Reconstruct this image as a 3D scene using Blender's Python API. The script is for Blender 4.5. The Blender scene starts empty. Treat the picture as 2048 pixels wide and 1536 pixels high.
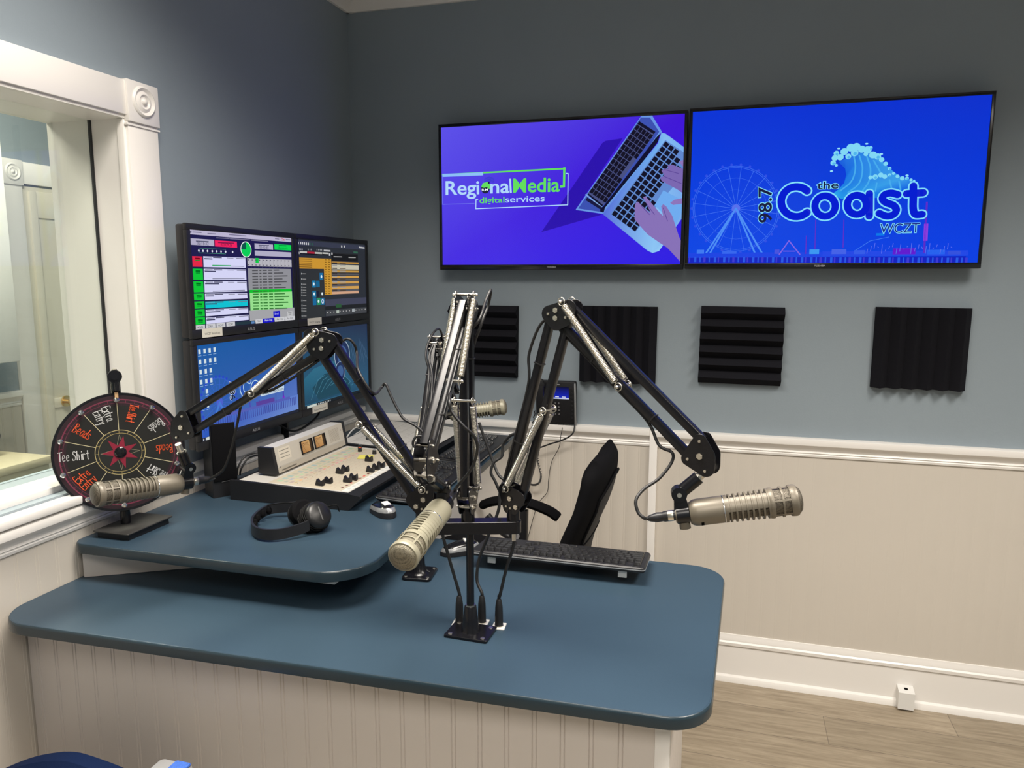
import bpy, bmesh, math, random
from mathutils import Vector as V, Matrix as MX
PI = math.pi
random.seed(7)
scn = bpy.context.scene
COL = scn.collection
scn.view_settings.view_transform = 'Standard'
scn.view_settings.look = 'None'
scn.view_settings.gamma = 1.0
scn.view_settings.use_curve_mapping = False
scn.view_settings.exposure = 0.0

# ---------------------------------------------------------------- camera
CF, CYAW, CPIT, CROL = 1496.3, -0.28205, 0.14322, 0.0008
CPOS = V((1.5904, -3.0, 1.6334))
cf = V((math.sin(CYAW)*math.cos(CPIT), math.cos(CYAW)*math.cos(CPIT), -math.sin(CPIT)))
cr = V((math.cos(CYAW), -math.sin(CYAW), 0)); cu = cr.cross(cf)
cr, cu = cr*math.cos(CROL)+cu*math.sin(CROL), -cr*math.sin(CROL)+cu*math.cos(CROL)
cam_d = bpy.data.cameras.new('camera'); cam = bpy.data.objects.new('camera', cam_d); COL.objects.link(cam)
cam_d.sensor_fit = 'HORIZONTAL'; cam_d.sensor_width = 36; cam_d.lens = CF*36/2048; cam_d.clip_start = .02
_r = MX((cr, cu, -cf)).transposed().to_4x4()
cam.matrix_world = MX.Translation(CPOS) @ _r
scn.camera = cam
def ray(px, py): return cf+cr*((px-1024)/CF)+cu*((768-py)/CF)
def P(px, py, d): return CPOS+ray(px, py)*d          # survey: a sighted direction and its distance give a point of the room
def ON(px, py, ax, val):
    d = ray(px, py); return CPOS+d*((val-CPOS[ax])/d[ax])

# ---------------------------------------------------------------- materials
def lin(c):
    o = []
    for x in c[:3]:
        x = x/255.0
        o.append(x/12.92 if x <= .04045 else ((x+.055)/1.055)**2.4)
    return (o[0], o[1], o[2], 1)
MATS = {}
def mat(name, col, rough=.5, metal=0, spec=.5, bump=None, noise=None, coat=0, trans=0, ior=1.45, sheen=0):
    m = bpy.data.materials.new(name); m.use_nodes = True
    nt = m.node_tree; b = nt.nodes['Principled BSDF']
    b.inputs['Base Color'].default_value = (col[0], col[1], col[2], 1)
    b.inputs['Roughness'].default_value = rough
    b.inputs['Metallic'].default_value = metal
    b.inputs['Specular IOR Level'].default_value = spec
    b.inputs['Coat Weight'].default_value = coat
    b.inputs['Sheen Weight'].default_value = sheen
    if trans: b.inputs['Transmission Weight'].default_value = trans; b.inputs['IOR'].default_value = ior
    tc = nt.nodes.new('ShaderNodeTexCoord')
    if noise:
        sc, amt = noise
        n = nt.nodes.new('ShaderNodeTexNoise'); n.inputs['Scale'].default_value = sc; n.inputs['Detail'].default_value = 6
        mx = nt.nodes.new('ShaderNodeMix'); mx.data_type = 'RGBA'
        mx.inputs[6].default_value = tuple(x*(1-amt) for x in col[:3])+(1,)
        mx.inputs[7].default_value = tuple(min(1, x*(1+amt)) for x in col[:3])+(1,)
        nt.links.new(tc.outputs['Object'], n.inputs['Vector']); nt.links.new(n.outputs['Fac'], mx.inputs[0])
        nt.links.new(mx.outputs[2], b.inputs['Base Color'])
    if bump:
        sc, st = bump
        n = nt.nodes.new('ShaderNodeTexNoise'); n.inputs['Scale'].default_value = sc; n.inputs['Detail'].default_value = 3
        bp = nt.nodes.new('ShaderNodeBump'); bp.inputs['Strength'].default_value = st; bp.inputs['Distance'].default_value = .001
        nt.links.new(tc.outputs['Object'], n.inputs['Vector']); nt.links.new(n.outputs['Fac'], bp.inputs['Height'])
        nt.links.new(bp.outputs['Normal'], b.inputs['Normal'])
    MATS[name] = m
    return m
M_wall = mat('wall_paint', (.272, .322, .36), .55, spec=.35, bump=(160, .25), noise=(3, .04))
M_white = mat('white_trim_paint', (.86, .83, .79), .32, spec=.5, bump=(60, .12))
M_wains = mat('wainscot_paint', (.63, .58, .51), .42, spec=.4, bump=(90, .2), noise=(6, .02))
M_panel = mat('desk_panel_paint', (.66, .61, .57), .4, spec=.4, bump=(90, .2))
M_ceil = mat('ceiling_paint', (.72, .70, .66), .7)
M_desk = mat('blue_laminate', (.034, .062, .091), .40, spec=.34, bump=(900, .12), noise=(700, .10))
M_edge = mat('blue_edge_band', (.018, .034, .046), .26, spec=.5)
M_black = mat('black_plastic', (.012, .012, .014), .42)
M_blackg = mat('black_gloss', (.008, .008, .010), .16)
M_metalb = mat('black_painted_metal', (.006, .006, .008), .24, spec=.40)
M_steel = mat('zinc_steel', (.72, .68, .60), .28, metal=1)
M_chrome = mat('chrome', (.85, .85, .85), .12, metal=1)
M_brass = mat('brass', (.85, .60, .22), .2, metal=1)
M_foam = mat('acoustic_foam', (.014, .014, .018), .95, spec=.1, bump=(1500, 1.0))
M_rubber = mat('cable_rubber', (.012, .012, .013), .45)
M_grey = mat('grey_plastic', (.30, .30, .31), .4)
M_lgrey = mat('light_grey_metal', (.62, .60, .55), .42)
M_silver = mat('silver_plastic', (.45, .46, .47), .25, metal=.6)
M_mic = mat('mic_fawn_paint', (.165, .145, .112), .36, metal=.2, spec=.5, bump=(1400, .15))
M_micl = mat('mic_pale_paint', (.29, .272, .20), .38, metal=.1, spec=.5, bump=(1400, .15))
M_fabric = mat('black_fabric', (.006, .006, .007), .9, spec=.08, bump=(1200, .8))
M_bluefab = mat('navy_fabric', (.004, .013, .052), .9, spec=.12, bump=(900, .8))
M_iron = mat('dark_cast_iron', (.055, .053, .050), .5, metal=.4, noise=(14, .35), bump=(300, .3))
M_box = mat('tan_cardboard', (.55, .49, .33), .7)
M_tan = mat('tan_leather', (.45, .28, .14), .6)
M_door = mat('cream_door_paint', (.70, .66, .56), .4)
M_whitep = mat('white_plastic', (.78, .77, .74), .35)
M_orange = mat('orange_paint', (.8, .12, .03), .5)
M_dark = mat('dark_cavity', (.004, .004, .004), .9, spec=.05)

def mesh_mat(name, base, hole, scale, rough=.5, metal=0):
    m = mat(name, base, rough, metal); nt = m.node_tree; b = nt.nodes['Principled BSDF']
    tc = nt.nodes.new('ShaderNodeTexCoord'); v = nt.nodes.new('ShaderNodeTexVoronoi'); v.inputs['Scale'].default_value = scale
    v.inputs['Randomness'].default_value = .25
    r = nt.nodes.new('ShaderNodeMapRange'); r.inputs[1].default_value = .25; r.inputs[2].default_value = .5
    mx = nt.nodes.new('ShaderNodeMix'); mx.data_type = 'RGBA'
    mx.inputs[6].default_value = (*hole, 1); mx.inputs[7].default_value = (*base, 1)
    nt.links.new(tc.outputs['Object'], v.inputs['Vector']); nt.links.new(v.outputs['Distance'], r.inputs[0])
    nt.links.new(r.outputs[0], mx.inputs[0]); nt.links.new(mx.outputs[2], b.inputs['Base Color'])
    bp = nt.nodes.new('ShaderNodeBump'); bp.inputs['Strength'].default_value = .8; bp.inputs['Distance'].default_value = .0008
    nt.links.new(v.outputs['Distance'], bp.inputs['Height']); nt.links.new(bp.outputs['Normal'], b.inputs['Normal'])
    return m
M_mesh = mesh_mat('mic_mesh', (.13, .112, .085), (.012, .010, .008), 720, .4, .4)
M_meshl = mesh_mat('mic_mesh_pale', (.24, .215, .155), (.02, .018, .014), 720, .4, .3)
M_cmesh = mesh_mat('chair_mesh', (.022, .022, .024), (.004, .004, .004), 260, .8)

def attr_mat(name, emit, rough=.4, strength=1.0):
    m = bpy.data.materials.new(name); m.use_nodes = True; nt = m.node_tree; b = nt.nodes['Principled BSDF']
    a = nt.nodes.new('ShaderNodeAttribute'); a.attribute_name = 'ink'
    b.inputs['Roughness'].default_value = rough
    if emit:
        b.inputs['Base Color'].default_value = (.004, .004, .005, 1); b.inputs['Specular IOR Level'].default_value = .2
        nt.links.new(a.outputs['Color'], b.inputs['Emission Color']); b.inputs['Emission Strength'].default_value = strength
    else:
        nt.links.new(a.outputs['Color'], b.inputs['Base Color'])
    return m
M_screen = attr_mat('lit_screen', True, .22, 1.0)
M_print = attr_mat('printed_ink', False, .45)

def floor_mat():
    m = mat('vinyl_plank_floor', (.33, .28, .21), .42, spec=.4); nt = m.node_tree; b = nt.nodes['Principled BSDF']
    N = nt.nodes.new; L = nt.links.new
    tc = N('ShaderNodeTexCoord'); br = N('ShaderNodeTexBrick')
    br.inputs['Scale'].default_value = 1; br.inputs['Brick Width'].default_value = 1.22; br.inputs['Row Height'].default_value = .178
    br.inputs['Mortar Size'].default_value = .0012; br.inputs['Bias'].default_value = 0; br.offset = .37
    br.inputs['Color1'].default_value = (.385, .32, .235, 1); br.inputs['Color2'].default_value = (.315, .262, .19, 1); br.inputs['Mortar'].default_value = (.16, .13, .10, 1)
    L(tc.outputs['Object'], br.inputs['Vector'])
    mp = N('ShaderNodeMapping'); mp.inputs['Scale'].default_value = (3, 34, 1); L(tc.outputs['Object'], mp.inputs['Vector'])
    n = N('ShaderNodeTexNoise'); n.inputs['Scale'].default_value = 1.6; n.inputs['Detail'].default_value = 9; n.inputs['Roughness'].default_value = .66; n.inputs['Distortion'].default_value = .7
    L(mp.outputs[0], n.inputs['Vector'])
    cr_ = N('ShaderNodeValToRGB'); cr_.color_ramp.elements[0].position = .3; cr_.color_ramp.elements[0].color = (.55, .52, .48, 1)
    cr_.color_ramp.elements[1].position = .68; cr_.color_ramp.elements[1].color = (1.1, 1.1, 1.1, 1)
    L(n.outputs['Fac'], cr_.inputs[0])
    mx = N('ShaderNodeMix'); mx.data_type = 'RGBA'; mx.blend_type = 'MULTIPLY'; mx.inputs[0].default_value = .9
    L(br.outputs['Color'], mx.inputs[6]); L(cr_.outputs[0], mx.inputs[7]); L(mx.outputs[2], b.inputs['Base Color'])
    return m
M_floor = floor_mat()

def glass_mat():
    m = bpy.data.materials.new('window_glass'); m.use_nodes = True; nt = m.node_tree; nt.nodes.clear()
    N = nt.nodes.new; o = N('ShaderNodeOutputMaterial'); t = N('ShaderNodeBsdfTransparent'); g = N('ShaderNodeBsdfGlossy')
    g.inputs['Roughness'].default_value = .0; t.inputs[0].default_value = (.965, .98, .965, 1)
    lw = N('ShaderNodeLayerWeight'); lw.inputs[0].default_value = .5; pw = N('ShaderNodeMath'); pw.operation = 'POWER'; pw.inputs[1].default_value = 4.0; nt.links.new(lw.outputs['Facing'], pw.inputs[0]); f = N('ShaderNodeMapRange'); f.inputs[3].default_value = .035; f.inputs[4].default_value = .85; nt.links.new(pw.outputs[0], f.inputs[0]); mx = N('ShaderNodeMixShader')
    nt.links.new(f.outputs[0], mx.inputs[0]); nt.links.new(t.outputs[0], mx.inputs[1]); nt.links.new(g.outputs[0], mx.inputs[2]); nt.links.new(mx.outputs[0], o.inputs[0])
    return m
M_glass = glass_mat()

# ---------------------------------------------------------------- mesh builder
def frame(o, z, x=None):
    """matrix with origin o and local z along z"""
    z = V(z).normalized()
    if x is None: x = V((0, 0, 1)) if abs(z.z) < .9 else V((1, 0, 0))
    x = V(x); x = (x-z*x.dot(z)).normalized(); y = z.cross(x)
    m = MX((x, y, z)).transposed().to_4x4(); m.translation = V(o); return m
class MB:
    def __init__(s): s.v = []; s.f = []; s.m = []; s.c = []; s.T = MX.Identity(4); s.mi = 0; s.col = (1, 1, 1, 1)
    def add(s, vs, fs, cols=None):
        k = len(s.v); s.v += [s.T @ V(p) for p in vs]
        for i, f in enumerate(fs):
            s.f.append([k+j for j in f]); s.m.append(s.mi); s.c.append([s.col]*len(f) if cols is None else [cols[j] for j in f])
    def box(s, lo, hi, bev=0):
        lo = V(lo); hi = V(hi)
        lo, hi = V([min(a, b) for a, b in zip(lo, hi)]), V([max(a, b) for a, b in zip(lo, hi)])
        if bev <= 0:
            x0, y0, z0 = lo; x1, y1, z1 = hi
            s.add([(x0, y0, z0), (x1, y0, z0), (x1, y1, z0), (x0, y1, z0), (x0, y0, z1), (x1, y0, z1), (x1, y1, z1), (x0, y1, z1)],
                  [(3, 2, 1, 0), (4, 5, 6, 7), (0, 1, 5, 4), (1, 2, 6, 5), (2, 3, 7, 6), (3, 0, 4, 7)])
        else:
            bm = bmesh.new(); bmesh.ops.create_cube(bm, size=1)
            for q in bm.verts: q.co = V([(lo[i]+hi[i])/2+q.co[i]*(hi[i]-lo[i]) for i in range(3)])
            bev = min(bev, .49*min(hi-lo))
            bmesh.ops.bevel(bm, geom=bm.edges[:], offset=bev, segments=2, profile=.5, affect='EDGES')
            s.bm(bm)
    def bm(s, bm):
        bm.verts.index_update()
        s.add([q.co.copy() for q in bm.verts], [[q.index for q in f.verts] for f in bm.faces]); bm.free()
    def cyl(s, a, b, r, r2=None, n=16, cap=True):
        a = V(a); b = V(b); r2 = r if r2 is None else r2; F = frame(a, b-a); L = (b-a).length
        vs = [F @ V((r*math.cos(2*PI*i/n), r*math.sin(2*PI*i/n), 0)) for i in range(n)]+[F @ V((r2*math.cos(2*PI*i/n), r2*math.sin(2*PI*i/n), L)) for i in range(n)]
        fs = [(i, (i+1) % n, n+(i+1) % n, n+i) for i in range(n)]
        if cap: fs += [tuple(range(n-1, -1, -1)), tuple(range(n, 2*n))]
        s.add(vs, fs)
    def lathe(s, prof, F=None, n=24, a0=0, a1=2*PI):
        F = F or MX.Identity(4); full = abs(a1-a0-2*PI) < 1e-6; cols = n if full else n+1
        vs = []; fs = []
        for r, z in prof:
            for i in range(cols):
                a = a0+(a1-a0)*i/n; vs.append(F @ V((r*math.cos(a), r*math.sin(a), z)))
        for j in range(len(prof)-1):
            for i in range(n):
                i2 = (i+1) % cols if full else i+1
                fs.append((j*cols+i, j*cols+i2, (j+1)*cols+i2, (j+1)*cols+i))
        if full:
            if prof[0][0] > 1e-5: fs.append(tuple(range(cols-1, -1, -1)))
            if prof[-1][0] > 1e-5: fs.append(tuple((len(prof)-1)*cols+i for i in range(cols)))
        s.add(vs, fs)
    def ball(s, c, r, n=14, sc=(1, 1, 1)):
        k = n//2; F = MX.Translation(V(c)) @ MX.Diagonal((sc[0], sc[1], sc[2], 1))
        s.lathe([(max(1e-6, r*math.sin(PI*i/k)), -r*math.cos(PI*i/k)) for i in range(k+1)], F, n)
    def tube(s, pts, r, n=8, closed=False, cap=True, flat=1.0, up=None):
        pts = [V(p) for p in pts]; m = len(pts); rr = r if isinstance(r, (list, tuple)) else [r]*m
        T = []
        for i in range(m):
            if closed: d = pts[(i+1) % m]-pts[i-1]
            else: d = pts[min(i+1, m-1)]-pts[max(i-1, 0)]
            T.append(d.normalized() if d.length > 1e-9 else V((0, 0, 1)))
        x = V(up) if up is not None else (V((0, 0, 1)) if abs(T[0].z) < .9 else V((1, 0, 0)))
        vs = []
        for i in range(m):
            x = (x-T[i]*x.dot(T[i])); x.normalize(); y = T[i].cross(x)
            for k in range(n):
                a = 2*PI*k/n; vs.append(pts[i]+x*(rr[i]*math.cos(a))+y*(rr[i]*flat*math.sin(a)))
        fs = []
        for i in range(m if closed else m-1):
            j = (i+1) % m
            for k in range(n): fs.append((i*n+k, i*n+(k+1) % n, j*n+(k+1) % n, j*n+k))
        if not closed and cap: fs += [tuple(range(n-1, -1, -1)), tuple((m-1)*n+k for k in range(n))]
        s.add(vs, fs)
    def prism(s, poly, z0, z1, F=None, bev=0):
        F = F or MX.Identity(4); n = len(poly)
        if bev:
            c = [sum(p[i] for p in poly)/n for i in (0, 1)]
            def inset(d):
                o = []
                for i in range(n):
                    a, b, e = V(poly[i-1]), V(poly[i]), V(poly[(i+1) % n])
                    t = ((e-b).normalized()+(b-a).normalized()); t.normalize(); o.append((b.x-t.y*d, b.y+t.x*d))
                return o
            q = inset(bev)
            L = [(q, z0), (poly, z0+bev), (poly, z1-bev), (q, z1)]
        else: L = [(poly, z0), (poly, z1)]
        vs = [F @ V((p[0], p[1], z)) for pl, z in L for p in pl]; fs = [tuple(range(n-1, -1, -1)), tuple((len(L)-1)*n+i for i in range(n))]
        for k in range(len(L)-1):
            fs += [(k*n+i, k*n+(i+1) % n, (k+1)*n+(i+1) % n, (k+1)*n+i) for i in range(n)]
        s.add(vs, fs)
    def sweep(s, prof, a, b, F):
        """profile (u,v) extruded from a to b along local z of F"""
        s.prism(prof, a, b, F)
# parent bookkeeping
PM = {}
def empty(name, loc=(0, 0, 0), rz=0, M=None):
    o = bpy.data.objects.new(name, None); COL.objects.link(o); o.empty_display_size = .05
    m = M if M is not None else MX.Translation(V(loc)) @ MX.Rotation(rz, 4, 'Z')
    o.matrix_basis = m; PM[o.name] = m; return o
def build(mb, name, mats, parent=None, world=True, angle=38, **kw):
    if not isinstance(mats, (list, tuple)): mats = [mats]
    me = bpy.data.meshes.new(name)
    inv = PM[parent.name].inverted() if (parent is not None and world) else MX.Identity(4)
    me.from_pydata([inv @ p for p in mb.v], [], mb.f)
    for m in mats: me.materials.append(m)
    me.polygons.foreach_set('material_index', mb.m)
    if any(m in (M_screen, M_print) for m in mats):
        at = me.color_attributes.new('ink', 'FLOAT_COLOR', 'CORNER')
        flat = [x for fc in mb.c for c in fc for x in c]; at.data.foreach_set('color', flat)
    me.polygons.foreach_set('use_smooth', [True]*len(me.polygons))
    me.set_sharp_from_angle(angle=math.radians(angle))
    me.update()
    o = bpy.data.objects.new(name, me); COL.objects.link(o)
    if parent is not None:
        o.parent = parent; PM[o.name] = PM[parent.name] if world else MX.Identity(4)
    else: PM[o.name] = MX.Identity(4)
    if kw: tag(o, **kw)
    return o
def sub(mb, name, mats, part, **kw):                    # a sub-part: child of a part (same frame)
    return build(mb, name, mats, part, **kw)
def tag(o, label=None, cat=None, group=None, kind=None):
    if label: o['label'] = label
    if cat: o['category'] = cat
    if group: o['group'] = group
    if kind: o['kind'] = kind
    return o
def copy_tree(o, parent=None):
    c = o.copy(); COL.objects.link(c)
    if parent is not None: c.parent = parent; c.matrix_parent_inverse = o.matrix_parent_inverse
    for ch in o.children: copy_tree(ch, c)
    return c
def arc(c, r, a0, a1, n): return [(c[0]+r*math.cos(a0+(a1-a0)*i/n), c[1]+r*math.sin(a0+(a1-a0)*i/n)) for i in range(n+1)]
def rrect(x0, y0, x1, y1, r, n=6):
    return arc((x1-r, y0+r), r, -PI/2, 0, n)+arc((x1-r, y1-r), r, 0, PI/2, n)+arc((x0+r, y1-r), r, PI/2, PI, n)+arc((x0+r, y0+r), r, PI, 1.5*PI, n)
def round_poly(pts, rs, n=8):
    out = []; m = len(pts)
    for i in range(m):
        p = V(pts[i]).to_2d(); a = (V(pts[i-1]).to_2d()-p); b = (V(pts[(i+1) % m]).to_2d()-p); r = rs[i] if isinstance(rs, (list, tuple)) else rs
        if r <= 0: out.append(tuple(p)); continue
        a.normalize(); b.normalize(); th = a.angle(b); d = r/math.tan(th/2); p0 = p+a*d; p1 = p+b*d
        c = p+(a+b).normalized()*(r/math.sin(th/2)); v0 = p0-c; ang = v0.angle_signed(p1-c)
        for k in range(n+1):
            t = -ang*k/n; out.append((c.x+v0.x*math.cos(t)-v0.y*math.sin(t), c.y+v0.x*math.sin(t)+v0.y*math.cos(t)))
    return out
def spline(pts, k=8):
    pts = [V(p) for p in pts]; q = [pts[0]*2-pts[1]]+pts+[pts[-1]*2-pts[-2]]; out = []
    for i in range(1, len(q)-2):
        for j in range(k):
            t = j/k; a, b, c, d = q[i-1], q[i], q[i+1], q[i+2]
            out.append(.5*((2*b)+(c-a)*t+(2*a-5*b+4*c-d)*t*t+(3*b-a-3*c+d)*t**3))
    out.append(pts[-1]); return out
def hull(circles, n=14):
    pts = sorted({(round(x+r*math.cos(2*PI*i/n), 6), round(y+r*math.sin(2*PI*i/n), 6)) for x, y, r in circles for i in range(n)})
    def half(ps):
        h = []
        for p in ps:
            while len(h) > 1 and (h[-1][0]-h[-2][0])*(p[1]-h[-2][1])-(h[-1][1]-h[-2][1])*(p[0]-h[-2][0]) <= 0: h.pop()
            h.append(p)
        return h[:-1]
    return half(pts)+half(pts[::-1])

# ---------------------------------------------------------------- flat art (screens, prints)
_tc = {}
def glyphs(s, off=0):
    k = (s, off)
    if k not in _tc:
        cu_ = bpy.data.curves.new('t', 'FONT'); cu_.body = s; cu_.size = 1; cu_.offset = off; cu_.resolution_u = 5
        o = bpy.data.objects.new('t', cu_); me = o.to_mesh()
        vs = [(p.co.x, p.co.y) for p in me.vertices]; fs = [tuple(f.vertices) for f in me.polygons]
        o.to_mesh_clear(); bpy.data.objects.remove(o); bpy.data.curves.remove(cu_)
        _tc[k] = (vs, fs)
    return _tc[k]
def homog(quad):
    """quad TL,TR,BR,BL in sheet units -> function to (u,v) in 0..1, v down"""
    src = quad; dst = [(0, 0), (1, 0), (1, 1), (0, 1)]; A = []
    for (x, y), (u, v) in zip(src, dst):
        A.append([x, y, 1, 0, 0, 0, -u*x, -u*y, u]); A.append([0, 0, 0, x, y, 1, -v*x, -v*y, v])
    n = 8
    for i in range(n):
        p = max(range(i, n), key=lambda r: abs(A[r][i])); A[i], A[p] = A[p], A[i]
        for r in range(n):
            if r != i:
                f = A[r][i]/A[i][i]; A[r] = [a-f*b for a, b in zip(A[r], A[i])]
    h = [A[i][8]/A[i][i] for i in range(n)]
    def H(x, y):
        w = h[6]*x+h[7]*y+1; return ((h[0]*x+h[1]*y+h[2])/w, (h[3]*x+h[4]*y+h[5])/w)
    return H
class Art:
    """flat layered drawing on a rectangle: F maps (x right, y up, z out) ; w,h metres; sheet coordinates via quad"""
    def __init__(s, F, w, h, quad=None, step=.00006):
        s.mb = MB(); s.F = F; s.w = w; s.h = h; s.H = homog(quad) if quad else (lambda x, y: (x, y)); s.z = 0; s.step = step
    def uvp(s, u, v): return (min(1, max(0, u))*s.w, (1-min(1, max(0, v)))*s.h)
    def lay(s): s.z += s.step
    def raw(s, pts, c, cols=None):
        s.mb.col = c if len(c) == 4 else lin(c)
        if cols: cols = [lin(k) for k in cols]
        s.mb.add([s.F @ V((x, y, s.z)) for x, y in pts], [tuple(range(len(pts)))], cols)
    def poly(s, pts, c, uv=False, cols=None, lay=True):
        if lay: s.lay()
        q = [s.uvp(*(p if uv else s.H(*p))) for p in pts]
        a = sum(q[i-1][0]*q[i][1]-q[i][0]*q[i-1][1] for i in range(len(q)))
        if a < 0: q = q[::-1]; cols = cols[::-1] if cols else None
        s.raw(q, c, cols)
    def rect(s, a, b, c, uv=False, cols=None, lay=True):
        if not uv: a = s.H(*a); b = s.H(*b)
        s.poly([(a[0], a[1]), (b[0], a[1]), (b[0], b[1]), (a[0], b[1])], c, True, cols, lay)
    def line(s, pts, wd, c, uv=False, lay=True, closed=False):
        if lay: s.lay()
        q = [V(s.uvp(*(p if uv else s.H(*p)))) for p in pts]
        if closed: q.append(q[0])
        for a, b in zip(q, q[1:]):
            d = b-a
            if d.length < 1e-6: continue
            d.normalize(); n = V((-d.y, d.x))*wd/2; e = d*wd*.35
            s.raw([a-e-n, b+e-n, b+e+n, a-e+n], c)
    def stroke(s, pts, wd, c, uv=False, lay=True):
        if lay: s.lay()
        q = [V(s.uvp(*(p if uv else s.H(*p)))) for p in pts]
        for a, b in zip(q, q[1:]):
            d = b-a
            if d.length < 1e-6: continue
            d.normalize(); n = V((-d.y, d.x))*wd/2; s.raw([a-n, b-n, b+n, a+n], c)
        for a in q: s.raw([(a.x+wd/2*math.cos(2*PI*i/14), a.y+wd/2*math.sin(2*PI*i/14)) for i in range(14)], c)
    def circ(s, c0, r, c, uv=False, n=20, sx=1, lay=True):
        if lay: s.lay()
        x, y = s.uvp(*(c0 if uv else s.H(*c0))); s.raw([(x+r*sx*math.cos(2*PI*i/n), y+r*math.sin(2*PI*i/n)) for i in range(n)], c)
    def text(s, t, p0, p1, hgt, c, off=0, uv=False, lay=True, asc=.73):
        """text from baseline point p0 to p1 ; hgt = cap height in metres"""
        if lay: s.lay()
        a = V(s.uvp(*(p0 if uv else s.H(*p0)))); b = V(s.uvp(*(p1 if uv else s.H(*p1))))
        v0, f0 = glyphs(t); vs, fs = glyphs(t, off)
        if not v0: return
        x0 = min(x for x, y in v0); x1 = max(x for x, y in v0)
        d = b-a; L = d.length; d.normalize(); n = V((-d.y, d.x)); sx = L/(x1-x0); sy = hgt/asc
        s.mb.col = lin(c)
        s.mb.add([s.F @ V((*(a+d*((x-x0)*sx)+n*(y*sy)), s.z)) for x, y in vs], fs)
    def build(s, name, parent, m=None): return build(s.mb, name, m or M_screen, parent)
# ================================================================ the room
def struct(mb, name, m, parent=None, **k):
    o = build(mb, name, m, parent, **k)
    if parent is None: o['kind'] = 'structure'
    return o
CEIL = 2.79; XR = 3.9; YF = -4.4; WT = .25          # right wall, front wall, thickness of the window wall
OY0, OY1, OZ0, OZ1 = -2.75, -1.275, 1.09, 2.065     # window opening
b = MB(); b.box((-2.2, YF-.1, -.05), (XR+.1, .9, 0)); struct(b, 'floor', M_floor)
b = MB(); b.box((-2.2, YF-.1, CEIL), (XR+.1, .9, CEIL+.08)); struct(b, 'ceiling', M_ceil)
b = MB(); b.box((0, 0, 0), (XR, .1, CEIL)); struct(b, 'wall_back', M_wall)
b = MB()
b.box((-WT, OY1, 0), (0, .9, CEIL)); b.box((-WT, YF, 0), (0, OY0, CEIL)); b.box((-WT, OY0, 0), (0, OY1, OZ0)); b.box((-WT, OY0, OZ1), (0, OY1, CEIL))
struct(b, 'wall_left', M_wall)
b = MB(); b.box((XR, YF, 0), (XR+.1, 0, CEIL)); struct(b, 'wall_right', M_wall)
b = MB(); b.box((-2.2, YF-.1, 0), (XR, YF, CEIL)); struct(b, 'wall_front', M_wall)
# crown moulding
def crown(name, a, bb, inward):
    m = MB(); a = V(a); bb = V(bb); F = frame(a, bb-a, V((0, 0, 1))); L = (bb-a).length
    s = 1 if F.to_3x3().col[1].dot(V(inward)) > 0 else -1
    pr = [(0, 0), (0, .012*s), (.012, .018*s), (.03, .045*s), (.055, .06*s), (.07, .066*s), (.07, 0)]
    if s < 0: pr = pr[::-1]
    m.prism(pr, 0, L, F); return struct(m, name, M_white)
crown('trim_1', (0, 0, CEIL-.07), (XR, 0, CEIL-.07), (0, -1, 0))
crown('trim_2', (0, YF, CEIL-.07), (0, 0, CEIL-.07), (1, 0, 0))

# wainscot boards with beaded grooves: profile in (along, out)
def bead_profile(x0, x1, t, pitch, dep, first=None):
    pts = []; x = (first if first is not None else x0+pitch*.5)
    pts.append((x0, t))
    while x < x1-.02:
        for dx, o in ((-.0055, 0), (-.0040, -dep), (-.0025, 0), (.0025, 0), (.0040, -dep), (.0055, 0)): pts.append((x+dx, t+o))
        x += pitch
    pts += [(x1, t), (x1, 0), (x0, 0)]
    return pts
def boards(name, axis, x0, x1, base, out, z0, z1, m, pitch=.0555, dep=.0016, first=None, parent=None, t=.008):
    pr = bead_profile(x0, x1, t, pitch, dep, first); q = MB()
    if axis == 0: poly = [(x, base+o*out) for x, o in pr]
    else: poly = [(base+o*out, x) for x, o in pr]
    a = sum(poly[i-1][0]*poly[i][1]-poly[i][0]*poly[i-1][1] for i in range(len(poly)))
    if a < 0: poly = poly[::-1]
    q.prism(poly, z0, z1); return build(q, name, m, parent)
w = boards('wainscot_back', 0, .0, 1.302, 0, -1, .0, .97, M_wains, dep=.0006, first=.04); w['kind'] = 'structure'; w.name = 'trim_3'
w = boards('wainscot_back', 0, 1.333, XR, 0, -1, .0, .97, M_wains, dep=.0002, first=1.37, t=.006); w['kind'] = 'structure'; w.name = 'trim_4'
b = MB(); b.box((1.303, -.028, 0), (1.334, 0, 1.022), .0015); struct(b, 'trim_5', M_white)       # batten over the board joint
w = boards('wainscot_left', 1, YF, 0, 0, 1, 0, 1.0, M_wains, dep=.0013, first=YF+.0205); w['kind'] = 'structure'; w.name = 'trim_6'
RAIL = [(.0, .0), (.0, .012), (.008, .014), (.012, .012), (.016, .016), (.022, .012), (.030, .016), (.042, .026), (.048, .034), (.060, .036), (.070, .034), (.073, .026), (.073, 0)]   # (z, out)
def rail(name, a, bb, inward, k=1.0):
    m = MB(); a = V(a); bb = V(bb); F = frame(a, bb-a, V((0, 0, 1))); L = (bb-a).length
    s = 1 if F.to_3x3().col[1].dot(V(inward)) > 0 else -1
    pr = [(z*k, o*s) for z, o in RAIL]
    if s < 0: pr = pr[::-1]
    m.prism(pr, 0, L, F); return struct(m, name, M_white, angle=25)
rail('trim_7', (0, 0, .955), (1.303, 0, .955), (0, -1, 0))
rail('trim_8', (1.334, 0, .952), (XR, 0, .952), (0, -1, 0))
rail('trim_9', (0, YF, .992), (0, 0, .992), (1, 0, 0), .9)
BASE = [(0, 0), (0, .030), (.012, .029), (.022, .024), (.028, .015), (.150, .014), (.154, .020), (.166, .021), (.172, .016), (.178, .016), (.188, .012), (.198, .010), (.2, 0)]
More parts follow.
